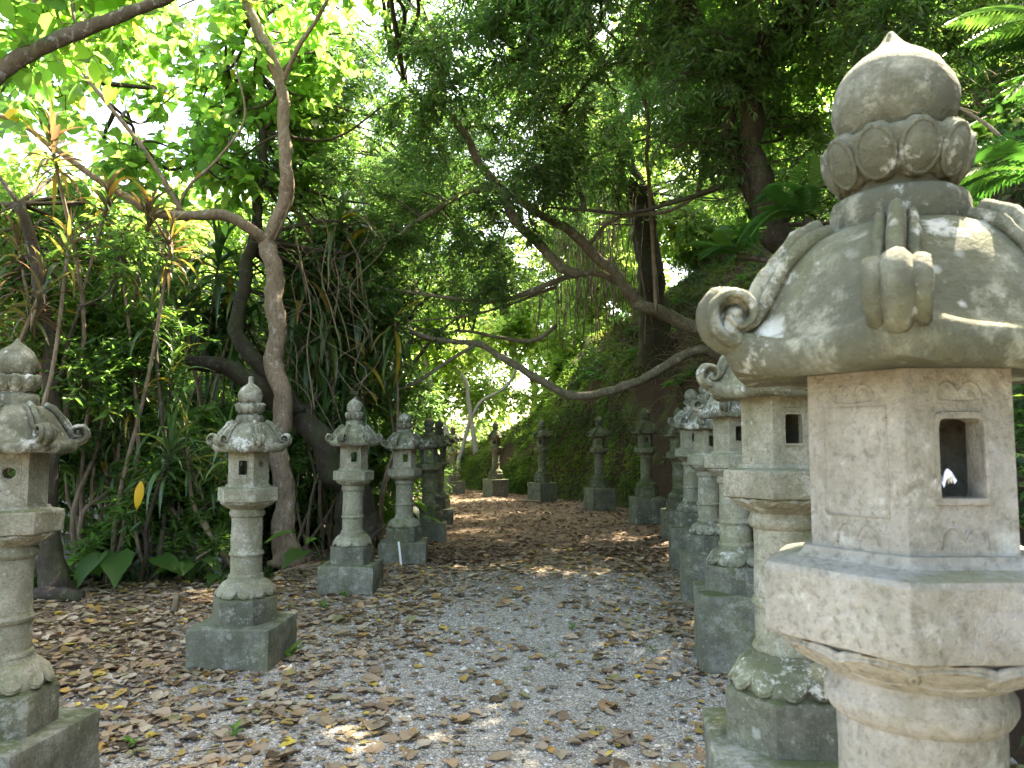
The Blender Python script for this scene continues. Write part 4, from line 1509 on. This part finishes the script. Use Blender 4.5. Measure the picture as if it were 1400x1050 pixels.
vine([(897, 425), (893, 340), (888, 257), (884, 214), (886, 163), (869, 103), (839, 51), (800, 12), (770, -50)], 11.5, 10.5, .032, 'long grey vine hanging before the big bank trunk')
vine([(374, 330), (392, 290), (396, 270), (388, 258)], 9.3, 9.3, .012, 'thin vine loop at the fork of the brown tree')
vine([(430, 560), (420, 480), (425, 420), (410, 350), (400, 300)], 9.8, 9.8, .012, 'thin twisting vine just right of the brown trunk')
vine([(465, 470), (452, 420), (440, 380), (447, 330)], 9.8, 9.8, .010, 'pale curling vine among the hanging strap leaves')
vine([(1400, 222), (1360, 180), (1330, 158), (1296, 140)], 4.2, 4.4, .012, 'dry brown stalk arching right of the large lantern finial')

mb = MB()
g = np.random.default_rng(77)
for _ in range(110):
    x0 = g.uniform(735, 900)
    Y = g.uniform(16, 21)
    y1 = g.uniform(400, 480)
    y0 = g.uniform(240, 330)
    a, c = P(x0 + g.normal(0, 14), y1, Y), P(x0 + g.normal(0, 6) + (820 - x0) * .1, y0, Y + g.uniform(-.5, .5))
    q = smooth_path([a, (a + c) / 2 + g.normal(0, .1, 3), c], 4)
    tube(mb, q, .011, .008, 4, 0, 0, g.random())
stuff(mb.build('dry_hanging_stems', MAT['stem']))
# tangle of bare twigs and roots hanging out of the bank edge
mb = MB()
for _ in range(900):
    i = toe_at(g.uniform(9, 21))
    b = hill(np.array(i), np.array(g.uniform(.4, 3.6)))
    d = unit(np.array((-TN[int(i)][0], -TN[int(i)][1], g.uniform(-.5, 1.6))) + g.normal(0, .5, 3))
    L = g.uniform(.3, 1.3)
    q = smooth_path([b, b + d * L * .5 + g.normal(0, .06, 3), b + d * L - UP * L * g.uniform(.1, .6)], 3)
    tube(mb, q, .010, .003, 3, 0, 0, g.random())
stuff(mb.build('bank_twigs', MAT['stem']))
mb = MB()
for _ in range(30):
    x0, y0 = g.uniform(395, 520), g.uniform(380, 600)
    Y = g.uniform(9.7, 10.2)
    q = smooth_path(pp([(x0, y0), (x0 + g.normal(-8, 18), y0 - g.uniform(30, 60)), (x0 + g.normal(-14, 34), y0 - 90), (x0 + g.normal(-20, 46), y0 - g.uniform(100, 170))], Y, Y + g.uniform(-.2, .2)), 4)
    tube(mb, q, g.uniform(.004, .010), .003, 4, 0, 0, g.random())
stuff(mb.build('vine_tangle', MAT['stem']))

# ------------------------------------------------------------------ bank cover, moss, ferns
g = np.random.default_rng(88)


def on_hill(m, y0, y1, d0, d1, pw=1.0):
    i = np.array([toe_at(v) for v in g.uniform(y0, y1, m)])
    d = d0 + (d1 - d0) * g.random(m) ** pw
    b = hill(i, d)
    e = hill(i, d + .05) - b
    f = hill(i + .15, d) - b
    nn = unit(np.cross(e, f))
    nn = np.where(nn[:, 2:3] < 0, -nn, nn)
    return b, nn, i, d


mb = MB()
for (m, y0, y1, d0, d1, sz) in ((38000, -1, 16, .15, 4.5, .08), (34000, .5, 13, .05, 2.2, .085), (36000, 12, 22, .5, 8, .10), (26000, 2, 20, 4, 14, .18)):
    b, nn, i, d = on_hill(m, y0, y1, d0, d1, 1.3)
    keep = vnoise(b[:, 0] + b[:, 2], b[:, 1], 2.2, 91) + .7 * vnoise(b[:, 0], b[:, 1] + b[:, 2], 5.0, 92) > np.where((b[:, 1] > 12) & (b[:, 2] < 5), .35, -.3)
    b, nn = b[keep], nn[keep]
    m = len(b)
    dr = unit(rand_dir(m) + nn * .6 - UP * .35)
    s = sz * g.uniform(.5, 1.4, m)
    leaves(mb, b + nn * g.uniform(0, .14, (m, 1)), dr, nn + rand_dir(m) * .5, s, s * .42, 'diamond', 0, g.random(m))
stuff(mb.build('bank_cover', MAT['cover']))

mb = MB()
b, nn, i, d = on_hill(90000, 13, 24, .0, 4.5, 1.1)
i2 = g.uniform(126, 168, 60000)
d2 = 4.5 * g.random(60000) ** 1.1
b2 = hill(i2, d2)
n2 = unit(np.cross(hill(i2, d2 + .05) - b2, hill(i2 + .15, d2) - b2))
n2 = np.where(n2[:, 2:3] < 0, -n2, n2)
b, nn = np.concatenate((b, b2)), np.concatenate((nn, n2))
zone = -.22 + sstep(17, 21, b[:, 1]) * 1.2 + .45 * sstep(2.0, .3, b[:, 2]) + 1.1 * vnoise(b[:, 0] + b[:, 2], b[:, 1], 1.7, 95) + .7 * vnoise(b[:, 0], b[:, 1] + b[:, 2], 4.3, 96)
k = zone > g.uniform(.25, .75, len(b))
b, nn = b[k], nn[k]
m = len(b)
dr = unit(rand_dir(m) * .7 + nn * .55 - UP * .75)
s = .12 * g.uniform(.3, 1.7, m)
tone = np.clip(.35 + .35 * vnoise(b[:, 0] + b[:, 2], b[:, 1], 2.6, 97) + g.normal(0, .16, m), 0, 1)
leaves(mb, b + nn * g.uniform(0, .03, (m, 1)), dr, nn + rand_dir(m) * .4, s, s * .22, 'diamond', 0, tone)
stuff(mb.build('moss_growth', MAT['moss_tuft']))

# fern fronds: one flat mesh each, shared
def frond_mesh(seed, arch):
    gg = np.random.default_rng(seed)
    mb = MB()
    t = np.linspace(0, 1, 27)
    spine = np.stack((t * (1 - arch * .25 * t), .05 * np.sin(t * 2 + seed), arch * (.45 * t - .85 * t * t)), -1)
    tube(mb, spine[::4], .006, .002, 3)
    tan = unit(np.gradient(spine, axis=0))
    idx = np.arange(2, 27)
    for sd in (1, -1):
        base = spine[idx]
        tt = t[idx]
        lat = np.cross(tan[idx], UP) * -sd
        d = unit(lat + tan[idx] * .45 - UP * .22)
        L = .30 * np.sin(np.clip(tt * 1.02, 0, 1) * math.pi) ** .75 * (1.12 - .5 * tt) + .02
        L *= gg.uniform(.85, 1.1, len(L))
        leaves(mb, base, d, UP + rand_dir(len(L)) * .12, L, .036 + 0 * L, 'diamond', 0, gg.random(len(L)))
    return mb.mesh('frond', MAT['frond'], True)


FM = [frond_mesh(k, a) for k, a in enumerate((.55, .85, 1.1, .7))]


def fern(base, size, m, label, group, out=None, lean=.5, foot=None):
    t = thing('fern', label, 'fern', tuple(base), 0, group)
    if foot is not None:
        mb = MB()
        tube(mb, smooth_path([foot, foot * .4 + base * .6 + UP * .15, base], 5), .05, .035, 8, 0, .2)
        mb.build('trunk', MAT['bark_dark'], t, True, base)
    a0 = random.uniform(0, 6.28)
    for k in range(m):
        a = a0 + 2 * math.pi * k / m + random.uniform(-.3, .3)
        f = bpy.data.objects.new('frond', FM[random.randrange(4)])
        link(f, t)
        s = size * random.uniform(.7, 1.15)
        f.scale = (s, s * random.uniform(.85, 1.1), s)
        tilt = random.uniform(.25, .95)
        d = Vector((math.cos(a) * math.cos(tilt), math.sin(a) * math.cos(tilt), math.sin(tilt)))
        if out is not None:
            d = (d + Vector(out) * lean).normalized()
        q = d.to_track_quat('X', 'Z')
        f.rotation_euler = q.to_euler()
    return t


ORD = ['lowest', 'second lowest', 'third lowest', 'fourth from below', 'fifth from below', 'sixth from below', 'seventh from below', 'eighth from below', 'ninth from below', 'tenth from below']
groups = [
    (10, 2.0, 3.6, .35, 2.6, .50, 'lush fern at the bank foot by the right edge'),
    (9, 3.4, 5.2, .8, 3.6, .62, 'arching fern on the near bank behind the large lantern'),
    (9, 5.2, 7.2, .7, 3.4, .60, 'arching fern on the bank behind the third right lantern'),
    (10, 7.0, 9.0, .6, 3.2, .58, 'light green fern on the bank by the fourth right lantern'),
    (10, 9.0, 11.0, .5, 3.2, .56, 'light green fern on the bank behind the fifth right lantern'),
    (10, 11.0, 13.0, .5, 3.0, .52, 'dark fern on the bank behind the sixth right lantern'),
    (10, 13.0, 15.2, .5, 3.0, .50, 'dark fern on the bank below the sweeping branch'),
    (9, 15.2, 18.0, .6, 3.0, .46, 'small fern on the bank right of the slender lantern'),
    (9, 18.0, 21.5, .8, 3.2, .46, 'small fern on the moss slope by the farthest lanterns'),
]
for (m, y0, y1, d0, d1, sz, lb) in groups:
    spots = sorted((d0 + (d1 - d0) * (q + random.random()) / m, y0 + (y1 - y0) * random.random()) for q in range(m))
    for k, (d, y) in enumerate(spots):
        i = toe_at(y)
        b = hill(np.array(i), np.array(d))
        tn = TN[int(i)]
        fern(b + UP * .02, sz * random.uniform(.8, 1.3), random.choice((7, 8, 9)), lb + ', ' + ORD[k], 'ferns on the bank', (-tn[0], -tn[1], .2), .55)
# large dark fronds reaching in at the top right corner
fern(P(1470, 40, 3.6), .65, 5, 'big dark fern fronds reaching in at the top right corner', None, (-1, -.2, -.1), .9 , foot=hill(np.array(toe_at(3.8)), np.array(0.9)))
fern(P(1445, 250, 3.6), .75, 7, 'fern with long fronds right of the large lantern petals', None, (-1, -.3, -.1), .8 , foot=hill(np.array(toe_at(4.0)), np.array(0.8)))
fern(P(1100, 300, 6.8), .70, 8, 'feathery fern above the scrolled roof corner of the large lantern', None, (-1, -.4, .1), .6 , foot=hill(np.array(toe_at(7.2)), np.array(0.7)))
fern(P(1010, 350, 8.2), .70, 8, 'feathery fern left of the scrolled roof corner, spilling toward the path', None, (-1, -.4, .1), .6 , foot=hill(np.array(toe_at(7.2)), np.array(0.7)))

# ------------------------------------------------------------------ strap-leaved plants on the left
def strap_mesh(arch, width, seed):
    gg = np.random.default_rng(seed)
    t = np.linspace(0, 1, 8)
    w = width * np.array((.45, .8, 1, 1, .88, .66, .36, .02))
    x = t - .16 * arch * t ** 3
    z = .28 * t - arch * t ** 2.1 * .75
    x = np.where(t > 0, x, 0)
    V = []
    tw = gg.uniform(-.5, .5)
    for k in range(8):
        a = tw * t[k]
        for s in (-1, 0, 1):
            V.append((x[k], s * w[k] * math.cos(a), z[k] + abs(s) * w[k] * .45 + s * w[k] * math.sin(a)))
    F = [(a * 3 + b, (a + 1) * 3 + b, (a + 1) * 3 + b + 1, a * 3 + b + 1) for a in range(7) for b in range(2)]
    mb = MB()
    mb.add(V, np.array(F))
    return mb


ST = {}
for mt in ('strap', 'strap_bronze'):
    ST[mt] = [strap_mesh(a, w, k).mesh('leaf', MAT[mt], True) for k, (a, w) in enumerate(((.25, .045), (.6, .05), (1.0, .046), (1.35, .055), (.8, .075)))]


def strap_plant(name, label, cat, base, heads, size, nl, mt, group=None, droop=False, stem_r=.022, barkm='stem'):
    """heads: world points where the leaf rosettes sit, each on a bent stem from the base"""
    base = np.asarray(base, float)
    t = thing(name, label, cat, tuple(base), 0, group)
    for h in heads:
        h = np.asarray(h, float)
        ln = np.linalg.norm(h - base)
        mid = base * .5 + h * .5 + rng.normal(size=3) * ln * .07
        q = smooth_path([base + rng.normal(size=3) * np.array((.06, .06, 0)), base * .75 + h * .25 + rng.normal(size=3) * ln * .05, mid, h], 5)
        mb = MB()
        tube(mb, q, stem_r * 1.25, stem_r * .8, 7, 0, .12)
        mb.build('stem', MAT[barkm], t, True, base)
        ax = unit(q[-1] - q[-2]) * .6 + UP * .4
        qz = Vector(ax).to_track_quat('Z', 'X')
        nl_ = int(nl * 1.5)
        for k in range(nl_):
            f = k / nl_
            el = R(82 - 120 * f + random.uniform(-12, 12)) if not droop else R(40 - 120 * f + random.uniform(-12, 12))
            a = k * 2.4 + random.uniform(-.3, .3)
            d = qz @ Vector((math.cos(a) * math.cos(el), math.sin(a) * math.cos(el), math.sin(el)))
            o = bpy.data.objects.new('leaf', ST[mt][random.randrange(5)])
            link(o, t)
            o.location = Vector(h - base) - Vector(ax) * (f * .34)
            s = size * random.uniform(.7, 1.3)
            o.scale = (s, s * .85, s)
            o.rotation_euler = d.to_track_quat('X', 'Z').to_euler()
    return t


def heads(pts, Y, jit=.35):
    return [P(x, y, Y + rng.uniform(-jit, jit)) for x, y in pts]


def gp(px, Y):
    p = P(px, 700, Y)
    p[2] = float(gz(p[0], p[1])) - .03
    return p


strap_plant('strap_leaf_plant', 'strap leaved plant with fanning bare stems left of the second lantern', 'plant', gp(330, 8.2), heads([(255, 600), (225, 560), (285, 630), (310, 600), (200, 640), (150, 610)], 8.0), .40, 24, 'strap', stem_r=.024)
strap_plant('strap_leaf_plant', 'strap leaved plant with crooked dark stem in front of the grille', 'plant', gp(213, 7.9), heads([(208, 420), (180, 520), (235, 500), (190, 600), (150, 560), (235, 610)], 7.8), .38, 26, 'strap', barkm='bark_dark')
strap_plant('strap_leaf_plant', 'strap leaved plant beside the dark straight trunk', 'plant', gp(120, 8.0), heads([(110, 470), (140, 620), (95, 590), (150, 430), (120, 540), (170, 480)], 7.9), .38, 26, 'strap')
strap_plant('strap_leaf_plant', 'tall strap leaved plant with yellowing leaves under the left limb', 'plant', gp(270, 11.0), heads([(250, 400), (300, 350), (335, 380), (280, 450), (225, 350), (310, 440)], 10.8), .70, 26, 'strap')
strap_plant('strap_leaf_plant', 'bright strap leaved plant behind the dark horizontal trunk', 'plant', gp(240, 11.2), heads([(240, 440), (290, 470), (200, 450), (330, 450), (260, 410), (310, 410)], 11.2), .80, 24, 'strap')
strap_plant('hanging_strap_plant', 'dark plant with long hanging strap leaves right of the brown trunk', 'plant', gp(455, 11.0), heads([(430, 330), (470, 350), (410, 400), (500, 400), (450, 430), (425, 470), (480, 480), (465, 300)], 10.8), .80, 26, 'strap', droop=True)
strap_plant('hanging_strap_plant', 'dark strap leaved plant drooping above the third left lantern', 'plant', gp(520, 11), heads([(520, 470), (495, 530), (540, 430), (455, 540)], 10.8), .70, 24, 'strap', droop=True)
strap_plant('cordyline', 'bronze leaved plant with reddish rosettes under the top left branch', 'plant', gp(40, 7.4), heads([(70, 190), (25, 330)], 7.3), .38, 26, 'strap_bronze')
strap_plant('cordyline', 'bronze leaved plant with dark rosettes below the left limb of the forked tree', 'plant', gp(150, 7.9), heads([(150, 265), (205, 295), (165, 340), (235, 325)], 7.9), .38, 26, 'strap_bronze')
strap_plant('cordyline', 'bronze green plant with pointed leaves at the left edge above the near lantern', 'plant', gp(-25, 7.0), heads([(60, 390), (-10, 420), (95, 330), (40, 440)], 7.0), .36, 24, 'strap_bronze')

# one long yellow leaf hanging in the plants
mb = MB()
t = np.linspace(0, 1, 7)
w = .045 * np.array((.2, .75, 1, 1, .85, .55, .05))
q = [P(192, 658, 7.4), P(186, 697, 7.4)]
V = []
for k in range(7):
    c = q[0] * (1 - t[k]) + q[1] * t[k]
    V += [c + np.array((-w[k], .012, 0)), c, c + np.array((w[k], .012, 0))]
mb.add(V, np.array([(a * 3 + b, (a + 1) * 3 + b, (a + 1) * 3 + b + 1, a * 3 + b + 1) for a in range(6) for b in range(2)]))
n = NT('yellow leaf')
MAT['yellow'] = n.finish((.55, .33, .015), .5, None, .3, (.6, .36, .02), .3)
tag(mb.build('yellow_leaf', MAT['yellow']), 'long yellow dead leaf hanging before the pale wall', 'leaf')

# broad-leaved plants and grass at the foot of the thicket
mb = MB()
T, F = TPL['heart']
mb.add(T, F)
mb2 = MB()
BL = mb.mesh('leaf', MAT['leaf_mid'], True)


def broad_plant(base, m, size, label, hgt=.3):
    t = thing('taro_plant', label, 'plant', tuple(base))
    for k in range(m):
        a = 6.283 * k / m + random.uniform(-.4, .4)
        r_ = size * random.uniform(.5, 1.2)
        tip = np.array((math.cos(a) * r_, math.sin(a) * r_, hgt * random.uniform(.6, 1.2)))
        mb = MB()
        tube(mb, smooth_path([np.zeros(3), tip * np.array((.35, .35, .75)), tip], 3), .007, .004, 5)
        mb.build('stalk', MAT['leaf_dark'], t)
        o = bpy.data.objects.new('leaf', BL)
        link(o, t)
        o.location = tip
        s = size * random.uniform(.7, 1.2)
        o.scale = (s, s * .75, s)
        o.rotation_euler = (random.uniform(-.3, .3), random.uniform(.1, .6), a)
    return t


broad_plant(gp(165, 7.8), 6, .36, 'broad leaved plant with one big leaf before the dark grille', .42)
broad_plant(gp(262, 7.9), 8, .22, 'low broad leaved plant left of the second lantern shaft', .25)
broad_plant(gp(110, 7.7), 7, .20, 'small broad leaved plant at the foot of the dark straight trunk', .22)
broad_plant(gp(300, 8.0), 7, .20, 'small leafy plant just behind the second lantern plinth', .24)
broad_plant(gp(446, 9.0), 6, .34, 'broad leaved plant left of the third lantern shaft', .48)
broad_plant(gp(548, 11.4), 7, .30, 'leafy plant in the gap between the third and fourth left lanterns', .7)
mb = MB()
m = 1700
bx = g.uniform(-5.4, -2.6, m)
by = g.uniform(7.5, 8.6, m)
kk = vnoise(bx, by, 3.2, 61) > -.1
bx, by = bx[kk], by[kk]
m = len(bx)
d = unit(rand_dir(m) * .8 + UP * 1.0)
s = g.uniform(.08, .22, m)
leaves(mb, np.stack((bx, by, gz(bx, by)), -1), d, rand_dir(m), s, s * .12, 'lance', 0, g.random(m))
stuff(mb.build('grass', MAT['cover'], smooth=False))


def sprout(px, py, m, size, label):
    Y = EYE * FPX / (py - 608)
    p = P(px, py, Y)
    p[2] = float(gz(p[0], p[1]))
    t = thing('weed', label, 'weed', tuple(p))
    for k in range(m):
        a = 6.283 * k / m + random.uniform(-.4, .4)
        d = Vector((math.cos(a), math.sin(a), random.uniform(.3, 1.6)))
        o = bpy.data.objects.new('leaf', LSM)
        link(o, t)
        s = size * random.uniform(.7, 1.2)
        o.scale = (s, s * .4, s)
        o.location = (0, 0, random.uniform(0, size * .6))
        o.rotation_euler = d.to_track_quat('X', 'Z').to_euler()


mb = MB()
mb.add(*TPL['lance'])
LSM = mb.mesh('leaf', MAT['leaf_mid'], True)
sprout(397, 893, 9, .12, 'green weed growing against the slab of the lantern with the spired finial')
sprout(782, 856, 7, .06, 'tiny green weed in the middle of the path')
sprout(893, 884, 6, .05, 'tiny green weed in the leaf litter near the right slabs')
sprout(758, 893, 5, .04, 'very small bright weed in the gravel')
sprout(470, 815, 9, .07, 'low green weed beside the third left slab')
sprout(443, 826, 8, .07, 'low green weed left of the third left slab')
sprout(322, 995, 6, .07, 'yellow green weed lying in the front gravel')
sprout(180, 1012, 8, .06, 'small grass tuft near the left front corner')

# white stick on the fourth slab, broken stub, log, sticks on the ground
def rod(name, pts, r, mat, label, cat, rough=.15):
    mb = MB()
    q = smooth_path(pts, 5)
    tube(mb, q, r, r * .85, 9, 0, rough)
    o = mb.build(name, mat, None, True, q[0])
    o.location = q[0]
    return tag(o, label, cat)


n = NT('white board')
MAT['white'] = n.finish((.72, .72, .68), .6)
rod('white_stick', [P(549, 768, 9.3) * np.array((1, 1, 0)) + UP * .0, P(545, 741, 9.35)], .014, MAT['white'], 'short white stick leaning on the corner of the fourth left slab', 'stick', 0)
rod('stub', [gp(242, 6.7), P(241, 820, 6.7), P(240, 812, 6.75)], .03, MAT['stem'], 'short broken wooden stub standing in the leaf litter', 'stub')
rod('log', [gp(45, 7.1) + UP * .06, gp(75, 7.0) + UP * .09, gp(118, 7.05) + UP * .05], .075, MAT['bark_dark'], 'dark log lying at the foot of the slim dark trunk', 'log')
rod('branch', [gp(375, 9.0) + UP * .03, gp(420, 9.15) + UP * .05, gp(465, 9.5) + UP * .03], .035, MAT['bark_brown'], 'fallen branch lying left of the third lantern', 'branch')
rod('branch', [gp(205, 7.2) + UP * .03, gp(255, 7.35) + UP * .04, gp(305, 7.7) + UP * .03], .022, MAT['bark_brown'], 'thin fallen branch behind the broken stub', 'branch')
rod('branch', [np.array((.15, 19.6, .05)), np.array((.45, 19.2, .07)), np.array((.72, 19.15, .05))], .03, MAT['stem'], 'short fallen branch before the far lantern block', 'branch')

# ------------------------------------------------------------------ the hut behind the thicket
def box(mb, x0, x1, y0, y1, z0, z1, mat=0):
    V = [(x0, y0, z0), (x1, y0, z0), (x1, y1, z0), (x0, y1, z0), (x0, y0, z1), (x1, y0, z1), (x1, y1, z1), (x0, y1, z1)]
    F = [(0, 3, 2, 1), (4, 5, 6, 7), (0, 1, 5, 4), (1, 2, 6, 5), (2, 3, 7, 6), (3, 0, 4, 7)]
    mb.add(V, np.array(F), mat)


n = NT('pale concrete')
p = n.pos()
c = n.mix(n.noise(p, 2.2, 6, .6), (.24, .23, .205), (.17, .165, .145))
c = n.mix(n.ramp(n.noise(n.scale(p, (7, 7, .8)), 1, 6, .6), [(.5, 0), (.68, .6)]), c, (.14, .14, .11))
MAT['concrete'] = n.finish(c, .9, n.bump(n.noise(p, 50, 5), .3, .01))
n = NT('dark metal')
MAT['metal'] = n.finish(n.mix(n.noise(n.pos(), 9, 5), (.05, .05, .045), (.09, .085, .075)), .55, None, .4)
n = NT('pale painted post')
MAT['post'] = n.finish(n.mix(n.noise(n.pos(), 12, 5), (.38, .40, .40), (.26, .28, .28)), .6)
hb = (-6.2, 10.6, -.8)
hut = thing('hut', 'low pale concrete hut half hidden behind the left plants', 'hut', hb)


def hpart(name, mat, *bx, parent=hut):
    mb = MB()
    for b in bx:
        box(mb, *b)
    return mb.build(name, mat, parent, False, hb)


hpart('wall', MAT['concrete'], (-7.6, -3.9, 10.6, 11.6, .36, 1.22))
hpart('ledge', MAT['concrete'], (-7.65, -3.85, 10.45, 11.6, .27, .355))
hpart('roof', MAT['concrete'], (-7.75, -3.75, 10.45, 11.7, 1.225, 1.33))
hpart('back_wall', MAT['metal'], (-7.6, -3.9, 11.0, 11.6, -.85, .265))
for x in (-7.4, -5.75, -4.0):
    hpart('post', MAT['post'], (x, x + .09, 10.5, 10.6, -.85, .265))
gr = hpart('grille', MAT['metal'], (-5.6, -4.06, 10.56, 10.6, .2, .262), (-5.6, -4.06, 10.56, 10.6, -.84, -.78))
for k in range(15):
    hpart('slat', MAT['metal'], (-5.6, -4.06, 10.53, 10.555, -.76 + .064 * k, -.735 + .064 * k), parent=gr)
